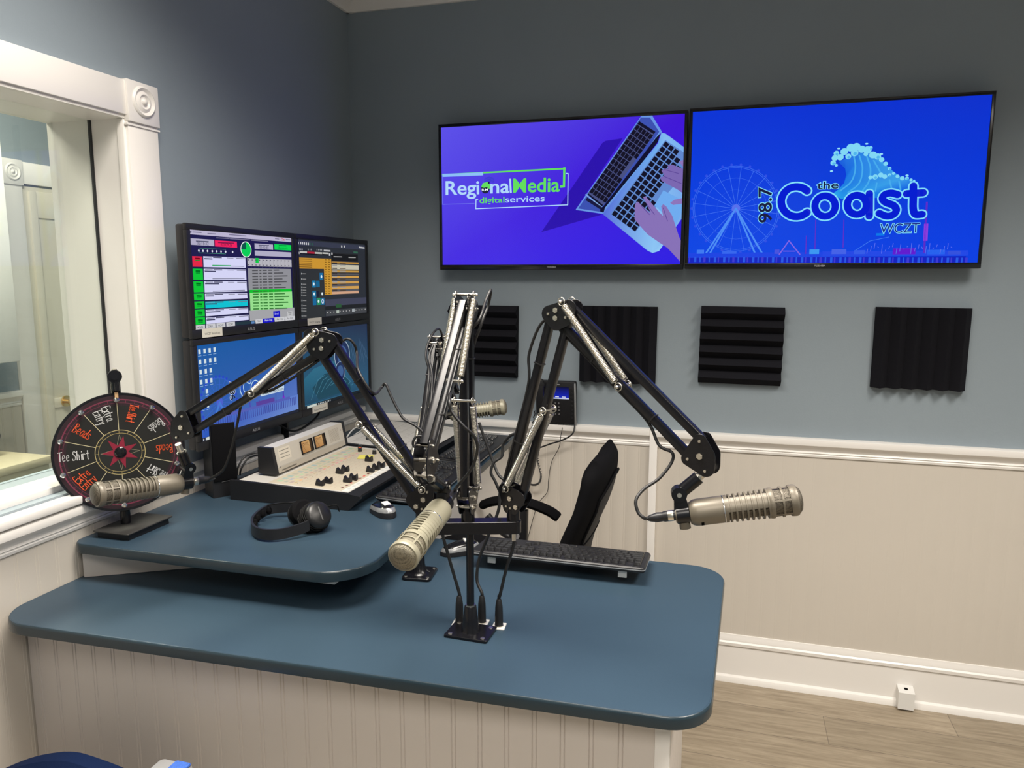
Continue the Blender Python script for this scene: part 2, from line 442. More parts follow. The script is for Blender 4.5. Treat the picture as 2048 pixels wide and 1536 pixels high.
def baseb(name, a, bb, inward):
    m = MB(); a = V(a); bb = V(bb); F = frame(a, bb-a, V((0, 0, 1))); L = (bb-a).length
    s = 1 if F.to_3x3().col[1].dot(V(inward)) > 0 else -1
    pr = [(z, o*s) for z, o in BASE]
    if s < 0: pr = pr[::-1]
    m.prism(pr, 0, L, F); return struct(m, name, M_white, angle=25)
baseb('baseboard_back', (0, 0, 0), (XR, 0, 0), (0, -1, 0))
baseb('baseboard_left', (0, YF, 0), (0, 0, 0), (1, 0, 0))

# ---- studio window
W = empty('window_1', (0, -2.0, 1.6)); W['kind'] = 'structure'
b = MB(); b.box((0, OY0-.1, 2.061), (.019, -1.283, 2.150), .0015); b.box((0, OY0, 2.052), (.012, -1.275, 2.061)); build(b, 'head_casing', M_white, W)
b = MB(); b.box((0, -1.285, 2.045), (.026, -1.170, 2.154), .002)
F = frame((.026, -1.2275, 2.104), (1, 0, 0))
b.lathe([(.042, 0), (.040, .004), (.036, .006), (.032, .003), (.028, .0005), (.024, .003), (.019, .005), (.014, .001), (.010, .0015), (.0075, .006), (.004, .009), (0, .0095)], F, 32)
b.box((0, -1.288, 2.035), (.022, -1.167, 2.040)); build(b, 'corner_block', M_white, W)
b = MB(); b.box((0, -1.283, 1.062), (.019, -1.172, 2.045), .0015); b.box((-.012, -1.2905, 1.09), (.010, -1.272, 2.051), .001); build(b, 'side_casing', M_white, W)
b = MB()
b.box((-WT-.002, OY1-.012, 1.085), (-.001, OY1+.002, 2.064)); b.box((-WT-.002, OY0, 2.052), (-.001, OY1-.012, 2.067)); b.box((-WT-.002, OY0-.002, 1.085), (-.001, OY0+.012, 2.052))
build(b, 'jamb_lining', M_white, W)
b = MB(); b.box((-WT-.02, OY0-.06, 1.062), (.038, -1.165, 1.084), .004); b.box((-.13, OY0, 1.084), (-.03, OY1, 1.106), .002); build(b, 'sill', M_white, W)
b = MB(); b.box((-.1075, OY1-.0160, 1.106), (-.0985, OY1-.012, 2.052)); build(b, 'gasket', M_black, W)
b = MB(); b.box((-.106, OY0, 1.104), (-.100, OY1-.014, 2.054)); build(b, 'glass_pane', M_glass, W)
b = MB(); b.box((-.235, OY0, 1.09), (-.229, OY1-.014, 2.054)); build(b, 'glass_pane', M_glass, W)

# ---- the room beyond the window
FX = -1.78
b = MB(); b.box((FX-.1, YF, 0), (FX, .9, CEIL)); o = struct(b, 'wall_far', M_wall)
b = MB(); b.box((FX, .8, 0), (-WT, .9, CEIL)); o = struct(b, 'wall_side', M_wall)
rail('trim_10', (FX, YF, 1.0), (FX, -.16, 1.0), (1, 0, 0))
w = boards('wainscot_far', 1, YF, -.16, FX, 1, 0, 1.0, M_wains); w['kind'] = 'structure'; w.name = 'trim_11'
D = empty('door_1', (FX, .3, 0)); D['kind'] = 'structure'
b = MB(); b.box((FX, -.155, 0), (FX+.02, -.055, 2.075), .002); build(b, 'side_casing', M_white, D)
b = MB(); b.box((FX, -.05, 2.08), (FX+.02, .75, 2.185), .002); build(b, 'head_casing', M_white, D)
b = MB(); b.box((FX, -.16, 2.07), (FX+.028, -.05, 2.19), .002)
b.lathe([(.042, 0), (.040, .004), (.036, .006), (.032, .003), (.028, .0005), (.024, .003), (.019, .005), (.014, .001), (.010, .0015), (.0075, .006), (0, .0095)], frame((FX+.028, -.105, 2.13), (1, 0, 0)), 28)
build(b, 'corner_block', M_white, D)
b = MB(); b.box((FX, -.055, 0), (FX+.010, .70, 2.07))
for y0, y1 in ((-.02, .02), (.26, .30), (.56, .60)): b.box((FX, y0, .02), (FX+.022, y1, 2.05), .003)
for z0, z1 in ((.02, .12), (.95, 1.0), (1.92, 2.05)): b.box((FX, .0, z0), (FX+.018, .60, z1), .003)
build(b, 'door_leaf', M_door, D)
kp = ON(148, 803, 0, FX+.075)
b = MB(); b.cyl((FX+.02, kp.y, kp.z), (kp.x-.02, kp.y, kp.z), .012); b.cyl((FX+.02, kp.y, kp.z), (FX+.028, kp.y, kp.z), .030); b.ball((kp.x, kp.y, kp.z), .028, 20)
build(b, 'door_knob', M_brass, D)
# cupboard, chest and black camera seen through the glass
b = MB(); cq = ON(42, 722, 0, FX+.32); b.box((FX, -1.6, cq.z), (FX+.32, cq.y, 2.32), .004); 
cab = build(b, 'wall_cupboard', M_whitep); tag(cab, 'white wall cupboard above the chair rail in the room behind the glass', 'cupboard')
b = MB(); b.box((FX+.06, -1.2, 0), (FX+.46, -.43, .80), .004); b.box((FX+.05, -1.21, .80), (FX+.47, -.42, .835), .004)
o = build(b, 'storage_chest', M_box); tag(o, 'tan storage chest in the room behind the studio window', 'chest')
R = empty('desk_tripod', (FX+.25, -.58, .835)); tag(R, 'small black folded tripod lying on the tan chest behind the glass', 'tripod')
b = MB(); b.box((FX+.18, -.70, .8355), (FX+.30, -.60, .90), .01); b.ball((FX+.26, -.52, .93), .028, 12); b.cyl((FX+.25, -.60, .88), (FX+.26, -.52, .93), .014); build(b, 'tripod_head', M_black, R)
for dy in (-.03, .0, .03):
    b = MB(); b.cyl((FX+.24, -.58, .90), (FX+.22+dy, -.53+dy, .842), .010, .007, 10); build(b, 'leg', M_grey, R)

# ---- ceiling lights
def troffer(x, y, pw, label, w_=.58, h_=1.16, spread=140, col=(1, .93, .84)):
    R = empty('ceiling_light', (x, y, CEIL)); tag(R, label, 'ceiling light', 'recessed ceiling lights')
    m = MB()
    for a, c in (((x-w_/2-.02, y-h_/2-.02), (x+w_/2+.02, y-h_/2)), ((x-w_/2-.02, y+h_/2), (x+w_/2+.02, y+h_/2+.02)), ((x-w_/2-.02, y-h_/2), (x-w_/2, y+h_/2)), ((x+w_/2, y-h_/2), (x+w_/2+.02, y+h_/2))):
        m.box((a[0], a[1], CEIL-.02), (c[0], c[1], CEIL-.001))
    build(m, 'light_frame', M_white, R)
    ld = bpy.data.lights.new('lamp', 'AREA'); ld.shape = 'RECTANGLE'; ld.size = w_; ld.size_y = h_; ld.energy = pw; ld.color = col; ld.spread = math.radians(spread)
    lo = bpy.data.objects.new('lamp', ld); COL.objects.link(lo); lo.location = (x, y, CEIL-.012)
troffer(1.02, -1.80, 42, 'ceiling light panel above the desk and microphones', w_=1.16, h_=.58, spread=135)
troffer(2.75, -1.75, 46, 'ceiling light panel above the open floor at the right', spread=135)
troffer(1.9, -3.6, 36, 'ceiling light panel behind the camera', spread=150)
ld = bpy.data.lights.new('lamp', 'AREA'); ld.shape = 'RECTANGLE'; ld.size = .6; ld.size_y = 1.2; ld.energy = 85; ld.color = (1, .94, .82); lo = bpy.data.objects.new('lamp', ld); COL.objects.link(lo); lo.location = (-.95, -1.2, CEIL-.02)
wd = bpy.data.worlds.new('world'); scn.world = wd; wd.use_nodes = True; wd.node_tree.nodes['Background'].inputs[0].default_value = (.5, .55, .6, 1); wd.node_tree.nodes['Background'].inputs[1].default_value = .05

# ================================================================ desks
DZ, UZ = .865, .965
LD = empty('lower_desk', (.8, -1.4, 0)); tag(LD, 'lower desk tier with blue laminate top and white beaded front', 'desk')
poly = round_poly([(.012, -1.797), (1.585, -1.748), (1.606, -1.02), (.012, -1.02)], [.09, .085, .085, 0], 10)
b = MB(); b.prism(poly, DZ-.026, DZ-.0015); b.prism(poly, DZ-.0015, DZ, bev=.0004)
build(b, 'countertop', M_desk, LD, angle=30)
b = MB()                                                # rolled edge band round the top
pe = [V((x, y, 0)) for x, y in poly]
ed = []
n = len(pe)
for zz, off in ((DZ-.026, .0000), (DZ-.0245, .0024), (DZ-.0062, .0028), (DZ-.0030, .0020), (DZ-.0008, .0004), (DZ+.0001, -.0022)):
    for i in range(n):
        t = ((pe[(i+1) % n]-pe[i]).normalized()+(pe[i]-pe[i-1]).normalized()); t.normalize()
        ed.append((pe[i].x+t.y*off, pe[i].y-t.x*off, zz))
b.add(ed, [(k*n+i, k*n+(i+1) % n, (k+1)*n+(i+1) % n, (k+1)*n+i) for k in range(5) for i in range(n-1)])
build(b, 'edge_band', M_edge, LD, angle=50)
boards('front_panel', 0, .014, 1.49, -1.70, -1, 0, DZ-.027, M_panel, first=.040, parent=LD, dep=.0022)
b = MB(); b.box((1.49, -1.712, 0), (1.518, -1.690, DZ-.027), .002); build(b, 'corner_post', M_white, LD)
boards('side_panel', 1, -1.69, -1.06, 1.505, 1, 0, DZ-.027, M_panel, parent=LD)
UD = empty('upper_desk', (.4, -.8, 0)); tag(UD, 'upper desk tier with blue laminate top along the window wall', 'desk')
poly = round_poly([(.012, -1.566), (.812, -1.560), (.742, -.012), (.012, -.012)], [.035, .12, 0, 0], 10)
b = MB(); b.prism(poly, UZ-.026, UZ-.0015); b.prism(poly, UZ-.0015, UZ, bev=.0004); build(b, 'countertop', M_desk, UD, angle=30)
b = MB(); pe = [V((x, y, 0)) for x, y in poly]; n = len(pe); ed = []
for zz, off in ((UZ-.026, .0000), (UZ-.0245, .0024), (UZ-.0062, .0028), (UZ-.0030, .0020), (UZ-.0008, .0004), (UZ+.0001, -.0022)):
    for i in range(n):
        t = ((pe[(i+1) % n]-pe[i]).normalized()+(pe[i]-pe[i-1]).normalized()); t.normalize()
        ed.append((pe[i].x+t.y*off, pe[i].y-t.x*off, zz))
b.add(ed, [(k*n+i, k*n+(i+1) % n, (k+1)*n+(i+1) % n, (k+1)*n+i) for k in range(5) for i in range(n-1)])
build(b, 'edge_band', M_edge, UD, angle=50)
b = MB(); b.prism([(.012, -1.535), (.024, -1.545), (.50, -1.27), (.49, -1.255)], DZ+.001, UZ-.027); build(b, 'apron_panel', M_panel, UD)
b = MB(); b.box((.60, -1.50, UZ-.055), (.72, -1.30, UZ-.027), .002); build(b, 'support_block', M_white, UD)
b = MB(); b.box((.700, -1.015, 0), (.716, -.036, UZ-.027)); build(b, 'side_panel', M_white, UD)
b = MB(); b.box((.05, -.98, 0), (.07, -.036, UZ-.027)); b.box((.07, -.98, 0), (.7, -.965, UZ-.027)); build(b, 'back_panel', M_panel, UD)
b = MB(); b.box((.50, -1.24, DZ+.001), (.70, -1.02, DZ+.06), .004); o = build(b, 'equipment_box', M_black); tag(o, 'black equipment box tucked under the upper desk tier', 'box')
# wall outlet on the side of the upper desk
oc = ON(896, 1068, 0, .716)
R = empty('power_outlet', oc); tag(R, 'white double power outlet on the desk side behind the lower mouse', 'outlet')
b = MB(); b.box((.7165, oc.y-.037, oc.z-.058), (.7215, oc.y+.037, oc.z+.058), .002); build(b, 'cover_plate', M_whitep, R)
for dz in (-.02, .02):
    b = MB(); b.box((.7217, oc.y-.017, oc.z+dz-.014), (.7235, oc.y+.017, oc.z+dz+.014), .001); rc = build(b, 'receptacle', M_white, R)
    b = MB()
    for dy in (-.007, .007): b.box((.7236, oc.y+dy-.0012, oc.z+dz-.004), (.7239, oc.y+dy+.0012, oc.z+dz+.006))
    b.cyl((.7236, oc.y, oc.z+dz-.009), (.7239, oc.y, oc.z+dz-.009), .0022); sub(b, 'slot', M_dark, rc)
# small box on the baseboard
R = empty('junction_box', (2.29, -.03, .04)); tag(R, 'small white cable junction box on the baseboard at the right', 'junction box')
b = MB(); b.prism([(0, .008), (.050, .008), (.052, .075), (0, .086)][::-1], 2.265, 2.320, MX(((0, 0, 1, 0), (-1, 0, 0, -.008), (0, 1, 0, 0), (0, 0, 0, 1)))); build(b, 'housing', M_whitep, R)
b = MB(); b.cyl((2.293, -.035, .0765), (2.293, -.035, .0815), .007, n=12); build(b, 'cable_hole', M_dark, R)
# ================================================================ wall screens
def coast_word(A, k, hl, blue, sc=1.0, M=lambda x, y: (x, y)):
    sp_ = lambda q: [tuple(p.to_2d()) for p in spline([V((x, y, 0)) for x, y in q], 6)]
    el_ = lambda cx, cy, rx, ry, a0, a1, n: [(cx+rx*math.cos(math.radians(a0+(a1-a0)*i/n)), cy+ry*math.sin(math.radians(a0+(a1-a0)*i/n))) for i in range(n+1)]
    L = [el_(736, 767, 96, 93, -46, -314, 30), el_(916, 794, 64, 64, 0, 360, 30), el_(1116, 786, 60, 60, 0, 360, 30), [(1194, 716), (1194, 856)],
         sp_([(1372, 722), (1330, 712), (1290, 722), (1276, 748), (1300, 772), (1344, 788), (1364, 816), (1346, 846), (1304, 856), (1256, 838)]), sp_([(1470, 668), (1470, 740), (1470, 810), (1484, 844), (1526, 844)]), [(1428, 716), (1532, 710)]]
    L = [[M(*p) for p in q] for q in L]
    for w_, c in ((.0335*sc, hl), (.0240*sc, blue)):
        for i, q in enumerate(L): A.stroke(q, w_*(1.08 if i == 0 else 1), c, lay=i == 0)
def coast_art(A, dim=1.0, cols=None, full=True, wave=True):
    """the wave-and-wheel station picture, drawn in sheet units of A"""
    k = lambda c: tuple(int(x*dim) for x in c)
    bg = cols or [(0, 50, 215), (0, 45, 205), (0, 62, 225), (0, 70, 228)]
    A.rect((0, 0), (1, 1), bg[0], uv=True, cols=bg)
    H = A.H; cx, cy = 355, 810
    def el(r, a, ry=None): return (cx+r*math.cos(a), cy+(ry or r*.975)*math.sin(a))
    wl = k((62, 112, 236))
    for r in (272, 262, 195, 120): A.line([el(r, 2*PI*i/40) for i in range(41)], .0016 if r > 200 else .0009, wl if r > 130 else k((30, 84, 230)))
    for i in range(20): A.line([(cx, cy), el(270, 2*PI*i/20+.12)], .0016, wl)
    for i in range(30): A.circ(el(280, 2*PI*i/30), .005, k((44, 78, 226)), n=8, lay=i == 0)
    A.circ((cx, cy), .015, k((84, 110, 236)))
    for x in (170, 195, 475, 520): A.line([(cx, cy), (x, 1085)], .006, k((74, 140, 244)))
    # pier
    A.rect((52, 1088), (900, 1118), k((22, 66, 226))); A.rect((900, 1076), (1815, 1100), k((30, 70, 228)), lay=False)
    A.rect((52, 1118), (1800, 1146), k((10, 30, 190)))
    for i in range(58):
        x = 60+i*30.5+(i % 3)*3; A.rect((x, 1112), (x+(13 if i % 2 else 7), 1144), k((36, 88, 228) if i % 3 else (60, 56, 208)), lay=i == 0)
    for x, w_, h_, c in ((110, 45, 22, (60, 120, 240)), (270, 90, 16, (50, 100, 236)), (600, 30, 24, (70, 80, 220)), (820, 60, 26, (56, 150, 240)), (960, 90, 28, (66, 96, 230)), (1100, 70, 22, (50, 90, 230)), (1345, 140, 34, (96, 20, 206)), (1560, 110, 26, (34, 96, 236)), (1690, 80, 20, (50, 80, 220))):
        A.rect((x, 1090-h_), (x+w_, 1092), k(c), lay=x == 110)
    A.line([(630, 1095), (690, 1010), (760, 1095)], .004, k((130, 100, 226))); A.line([(655, 1075), (730, 1075)], .003, k((130, 100, 226)), lay=False)
    for x, y0, y1 in ((858, 880, 1060), (1035, 880, 1050), (800, 980, 1090)): A.line([(x, y0), (x-4, y1)], .003, k((90, 40, 196)), lay=False)
    A.line([(1556, 770), (1540, 1080)], .006, k((90, 40, 200))); A.line([(1552, 910), (1548, 1000)], .013, k((140, 60, 220)), lay=False)
    A.line([(1110, 1068), (1200, 1010), (1320, 985)], .002, k((60, 120, 236)), lay=False)
    for i in range(24): x = 1180+i*23; A.line([(x, 1088-14*(i % 4)), (x+6, 1060-9*((i*7) % 5))], .002, k((90, 110, 236)), lay=False)
    A.rect((1238, 962), (1290, 976), k((0, 120, 230)), lay=False)
    # the wave
    if not wave: return
    body = [(1000, 520), (1040, 560), (1048, 600), (1035, 650), (1000, 690), (960, 720), (1020, 750), (1300, 740), (1460, 680), (1470, 630), (1400, 620), (1320, 560), (1280, 520), (1230, 480), (1150, 460), (1080, 470), (1040, 500)]
    A.poly(body, k((20, 112, 222)), cols=[k(c) for c in [(20, 90, 220), (10, 90, 215), (10, 100, 220), (20, 120, 225), (30, 150, 232), (40, 170, 235), (30, 150, 232), (10, 110, 225), (0, 90, 225), (30, 130, 228), (60, 160, 232), (60, 160, 232), (60, 160, 232), (40, 140, 230), (40, 130, 228), (40, 120, 228), (30, 110, 224)]])
    for s0 in ([(1095, 480), (1105, 560), (1080, 640), (1010, 700)], [(1130, 480), (1150, 560), (1130, 650), (1060, 710)], [(1175, 480), (1200, 560), (1190, 640), (1150, 700)], [(1220, 510), (1255, 570), (1270, 600)], [(1240, 650), (1232, 700)], [(1320, 630), (1335, 690)], [(1380, 640), (1390, 690)]):
        A.line([tuple(p.to_2d()) for p in spline([(x, y, 0) for x, y in s0], 5)], .005, k((70, 170, 236)))
    foam = [(965, 525, 16), (985, 540, 9), (975, 495, 18), (985, 465, 16), (1010, 490, 20), (1035, 455, 22), (1060, 485, 17), (1075, 430, 24), (1110, 425, 24), (1100, 462, 22), (1145, 440, 22), (1180, 445, 24), (1200, 432, 12), (1170, 470, 13), (1215, 475, 22), (1245, 485, 19), (1270, 505, 15), (1295, 530, 13), (1320, 560, 11), (1345, 590, 9), (1200, 615, 12), (1230, 612, 16), (1265, 600, 15), (1290, 610, 14), (1320, 600, 10), (1370, 608, 11), (1400, 620, 13), (1430, 620, 11), (1455, 630, 9), (1475, 635, 6)]
    for i, (x, y, r) in enumerate(foam): A.circ((x, y), r*.00054, k((128, 214, 244)), n=14, lay=i == 0, sx=1.05)
    for i, (x, y, r) in enumerate(foam[::3]): A.circ((x+3, y+5), r*.00028, k((80, 180, 236)), n=10, lay=i == 0)
    for x, y in ((1000, 435), (1175, 406), (955, 577), (1268, 470), (1430, 602)): A.circ((x, y), .0030, k((150, 224, 246)), n=8, sx=1.8, lay=False)
    # lettering
    if full:
        hl = k((130, 220, 250)); ink = k((12, 16, 60)); blue = k((8, 30, 206))
        coast_word(A, k, hl, blue)
        A.text('the', (864, 688), (997, 684), .0265, hl, .06); A.text('the', (864, 688), (997, 684), .0265, ink, .012)
        A.text('98.7', (580, 893), (578, 675), .047, hl, .05); A.text('98.7', (580, 893), (578, 675), .047, ink, .015)
        A.text('WCZT', (1262, 962), (1508, 956), .034, hl, .045); A.text('WCZT', (1262, 962), (1508, 956), .034, k((16, 24, 130)), .0)

def tv(name, x0, x1, z0, z1, label):
    y1, y0 = -.030, -.072                               # back and front of the cabinet
    R = empty(name, ((x0+x1)/2, -.03, z0)); tag(R, label, 'television', 'wall televisions side by side')
    b = MB(); b.box((x0, y0, z0), (x1, y1-.012, z1), .004); b.box((x0+.2, y1-.012, z0+.08), (x1-.2, -.022, z1-.12), .006); build(b, 'cabinet', M_black, R)
    b = MB(); b.box(((x0+x1)/2-.15, -.028, (z0+z1)/2-.12), ((x0+x1)/2+.15, -.001, (z0+z1)/2+.1), .003); build(b, 'wall_mount', M_metalb, R)
    bz = MB()
    for a, c in (((x0+.001, y0-.0035, z1-.013), (x1-.001, y0, z1-.001)), ((x0+.001, y0-.0035, z0+.001), (x1-.001, y0, z0+.021)), ((x0+.001, y0-.0035, z0+.021), (x0+.012, y0, z1-.013)), ((x1-.012, y0-.0035, z0+.021), (x1-.001, y0, z1-.013))): bz.box(a, c, .0004)
    zb = build(bz, 'bezel', M_blackg, R)
    t = Art(MX(((1, 0, 0, x0), (0, 0, -1, y0-.0037), (0, 1, 0, z0), (0, 0, 0, 1))), x1-x0, .021)
    t.text('TOSHIBA', (.462, .62), (.500, .62), .0062, (190, 190, 192), .012, uv=True)
    build(t.mb, 'maker_lettering', M_print, zb)
    return R, Matrix_screen(x0+.011, x1-.011, z0+.020, z1-.012, y0-.0008)
def Matrix_screen(x0, x1, z0, z1, y): return MX(((1, 0, 0, x0), (0, 0, -1, y), (0, 1, 0, z0), (0, 0, 0, 1))), x1-x0, z1-z0
TL, (F, w_, h_) = tv('television', .432, 1.415, 1.658, 2.238, 'left wall television showing a purple screen with a laptop')
A = Art(F, w_, h_, [(72, 293), (1924, 180), (1900, 1325), (114, 1330)])
A.rect((0, 0), (1, 1), (70, 55, 228), uv=True, cols=[(92, 80, 232), (62, 14, 214), (44, 26, 226), (70, 44, 226)])
0 and A.poly([(150, 700), (500, 640), (900, 560), (1000, 300), (600, 270), (100, 300)], (80, 76, 232), cols=[(84, 60, 230), (90, 66, 232), (86, 78, 234), (74, 60, 230), (86, 84, 234), (92, 82, 232)])
A.poly([(848, 1083), (1050, 780), (1295, 410), (1320, 392), (1450, 372), (1110, 905), (1305, 950)], (42, 14, 172))
A.poly([(1590, 197), (1672, 197), (1748, 322), (1340, 930), (1310, 945), (1103, 915)], (104, 150, 228))
A.poly([(1588, 212), (1655, 212), (1728, 322), (1322, 935), (1122, 905)], (58, 80, 176))
A.poly([(1575, 242), (1700, 322), (1300, 893), (1190, 797)], (12, 12, 40))
def keygrid(o, ax, ay, nx, ny, c, gap=.16, lay0=True):
    for i in range(nx):
        for j in range(ny):
            if (j == ny-1 and 4 < i < 9): continue
            p = [(i+gap, j+gap), (i+1-gap*.3, j+gap), (i+1-gap*.3, j+1-gap*.3), (i+gap, j+1-gap*.3)]
            q = [(o[0]+a*ax[0]+d*ay[0], o[1]+a*ax[1]+d*ay[1]) for a, d in p]
            if max(x for x, y in q) > 1916: continue
            A.poly(q, c, lay=lay0 and i == 0 and j == 0)
A.poly([(1560, 262), (1690, 342), (1312, 880), (1196, 790)], (72, 80, 130))
keygrid((1558, 262), (-25.5, 37.0), (25.5, 17.0), 14, 5, (14, 12, 34), .1)
A.line([(1178, 800), (1300, 893)], .004, (130, 170, 226)); A.line([(1190, 836), (1300, 905)], .012, (20, 20, 60), lay=False)
A.poly([(1738, 330), (1718, 400), (1345, 905), (1310, 935), (1285, 925), (1700, 372)], (10, 10, 44))
A.poly([(1718, 410), (1745, 330), (1775, 335), (1922, 440), (1922, 980), (1738, 1225), (1690, 1240), (1650, 1222), (1312, 950), (1325, 900)], (128, 186, 240), cols=[(110, 170, 236), (130, 186, 240), (130, 186, 240), (120, 176, 240), (120, 170, 236), (150, 205, 246), (140, 196, 244), (120, 176, 240), (86, 110, 214), (110, 160, 232)])
A.poly([(1775, 385), (1925, 478), (1925, 650), (1556, 1082), (1368, 945)], (96, 136, 206))
keygrid((1775, 385), (-27.1, 37.4), (37.5, 27.0), 15, 5, (12, 12, 36), .15)
A.poly([(1700, 880), (1765, 768), (1918, 840), (1918, 930), (1862, 1030)], (110, 170, 238))
skin = (134, 112, 182)
A.poly([(1553, 870), (1572, 852), (1600, 880), (1660, 935), (1672, 940), (1640, 870), (1612, 820), (1630, 812), (1690, 880), (1738, 935), (1765, 960), (1750, 890), (1765, 872), (1790, 890), (1835, 960), (1862, 1040), (1885, 1110), (1922, 1150), (1922, 1318), (1895, 1300), (1800, 1200), (1745, 1165), (1650, 1100), (1600, 1045), (1550, 985), (1550, 900)], skin)
A.poly([(1740, 668), (1760, 664), (1770, 650), (1748, 620), (1770, 603), (1800, 606), (1796, 578), (1830, 572), (1922, 605), (1922, 788), (1870, 760), (1750, 695)], (122, 102, 176))
A.poly([(1818, 862), (1850, 838), (1922, 825), (1922, 868), (1840, 878)], (140, 116, 186)); A.poly([(1880, 548), (1922, 535), (1922, 592)], (140, 116, 186), lay=False)
for a, c in (((1640, 870), (1700, 950)), ((1600, 885), (1662, 950)), ((1770, 610), (1880, 640)), ((1765, 660), (1900, 715)), ((1765, 900), (1800, 1000))): A.line([a, c], .0025, (92, 70, 150), lay=False)
lt = (176, 214, 250); gr = (98, 222, 92)
A.line([(95, 652), (1018, 604)], .0060, gr); A.rect((95, 646), (400, 656), (140, 190, 246)); A.line([(1012, 600), (1012, 738), (990, 740)], .0085, gr)
A.line([(95, 648), (100, 875), (340, 868)], .0014, (130, 150, 244)); A.line([(1028, 640), (1042, 642), (1043, 878), (352, 908), (352, 838), (366, 836)], .0034, lt)
for i, (t, x0_, x1_, y0_, y1_, hh, c) in enumerate((('Reg', 125, 350, 802, 797, .056, lt), ('i', 358, 374, 797, 796, .056, lt), ('na', 460, 600, 790, 786, .056, lt), ('l', 608, 618, 786, 785, .056, lt), ('Media', 632, 978, 785, 776, .056, gr), ('digital', 380, 566, 866, 860, .0235, gr), ('services', 574, 868, 860, 850, .0245, lt))):
    A.text(t, (x0_, y0_), (x1_, y1_), hh, c, .016 if hh > .03 else .010)
A.circ((420, 758), .018, (18, 26, 50)); A.poly([(388, 745), (400, 715), (435, 705), (460, 730), (452, 760), (430, 745), (410, 750)], gr); A.text('RM', (395, 775), (442, 772), .010, (235, 245, 250), .01)
for i in range(5): A.line([(412+j*12, 700-8*i-abs(j-3)*(-3)) for j in range(7)], .0016, (40, 60, 190), lay=i == 0)
A.circ((445, 712), .004, (16, 20, 60)); 
A.build('screen', TL)
TR, (F, w_, h_) = tv('television', 1.420, 2.408, 1.660, 2.242, 'right wall television showing a blue wave and ferris wheel')
A = Art(F, w_, h_, [(78, 207), (1965, 97), (1878, 1143), (52, 1155)]); coast_art(A); A.build('screen', TR)

# ================================================================ desk monitors
MXF = .108
def monitor(y0, y1, z0, z1, label, sticker=None):
    """faces +x ; screen x axis runs along +y"""
    R = empty('computer_monitor', (MXF-.03, (y0+y1)/2, z0)); tag(R, label, 'monitor', 'four desk monitors stacked two by two')
    b = MB(); b.box((MXF-.040, y0+.002, z0+.002), (MXF-.008, y1-.002, z1-.002), .006); b.box((MXF-.062, y0+.12, z0+.06), (MXF-.04, y1-.12, z1-.06), .008); build(b, 'back_housing', M_black, R)
    b = MB(); bt = .018; bb = .027
    for a, c in (((y0, z1-bt), (y1, z1)), ((y0, z0), (y1, z0+bb)), ((y0, z0+bb), (y0+bt, z1-bt)), ((y1-bt, z0+bb), (y1, z1-bt))): b.box((MXF-.012, a[0], a[1]), (MXF, c[0], c[1]), .002)
    bz = build(b, 'bezel', M_black, R)
    F = MX(((0, 0, 1, MXF+.0004), (1, 0, 0, y0), (0, 1, 0, z0), (0, 0, 0, 1)))
    t = Art(F, y1-y0, bb); t.text('ASUS', (.465, .70), (.535, .70), .0095, (150, 150, 152), .01, uv=True); build(t.mb, 'maker_lettering', M_print, bz)
    if sticker:
        s_ = Art(F, y1-y0, .06); u0, v0, u1, v1, tx = sticker
        s_.rect((u0, v0), (u1, v1), (226, 222, 208), uv=True); s_.text(tx, (u0+.02, v1-.12), (u1-.02, v1-.12), .007, (60, 60, 60), uv=True)
        build(s_.mb, 'paper_label', M_print, R, label='white paper label')
    F = MX(((0, 0, 1, MXF-.005), (1, 0, 0, y0+bt), (0, 1, 0, z0+bb), (0, 0, 0, 1)))
    return R, F, y1-y0-2*bt, z1-z0-bt-bb
def dashes(A, x0, y0, x1, y1, c, h=.0022, seed=0, uv=False, n=None):
    rnd = random.Random(seed); L = x1-x0; x = x0
    while x < x1:
        w_ = L*rnd.uniform(.05, .18); e = min(x1, x+w_); t = (x-x0)/L; t2 = (e-x0)/L
        A.line([(x, y0+(y1-y0)*t), (e, y0+(y1-y0)*t2)], h, c, lay=False, uv=uv); x = e+L*.02
R1, F, w_, h_ = monitor(-1.190, -.634, 1.452, 1.782, 'upper left desk monitor showing the radio log with green rows', (.075, .55, .24, .98, 'WCZT Broadcast'))
A = Art(F, w_, h_, [(48, 122), (1358, 262), (1362, 1365), (95, 1460)])
A.rect((0, 0), (1, 1), (26, 24, 66), uv=True)
A.rect((48, 124), (1357, 300), (205, 200, 222)); A.rect((52, 186), (1357, 200), (186, 180, 204))
A.poly([(62, 150), (80, 145), (78, 168), (60, 166)], (20, 20, 40)); A.lay()
for a in ((95, 158, 205, 166), (285, 180, 385, 188), (560, 200, 775, 222), (395, 240, 560, 252), (570, 255, 820, 275), (840, 280, 1055, 300), (1150, 264, 1200, 270), (1290, 276, 1345, 282)): dashes(A, *a, (120, 116, 140), .0028, a[0])
A.line([(1228, 262), (1250, 264), (1250, 286), (1228, 284)], .0016, (200, 50, 70), closed=True); A.circ((1264, 282), .003, (220, 40, 60))
pan = (176, 172, 194)
A.rect((64, 240), (364, 352), pan); A.rect((372, 272), (655, 378), (240, 32, 88)); A.rect((880, 322), (1118, 416), pan, lay=False); A.rect((1135, 336), (1352, 430), (0, 214, 70), lay=False); A.rect((880, 420), (1350, 520), pan, lay=False)
A.lay(); dashes(A, 135, 280, 290, 290, (90, 90, 110), .003, 5); dashes(A, 415, 305, 615, 316, (120, 20, 60), .003, 6); dashes(A, 935, 350, 1065, 356, (90, 90, 110), .003, 7); dashes(A, 1195, 358, 1290, 364, (0, 110, 40), .003, 8)
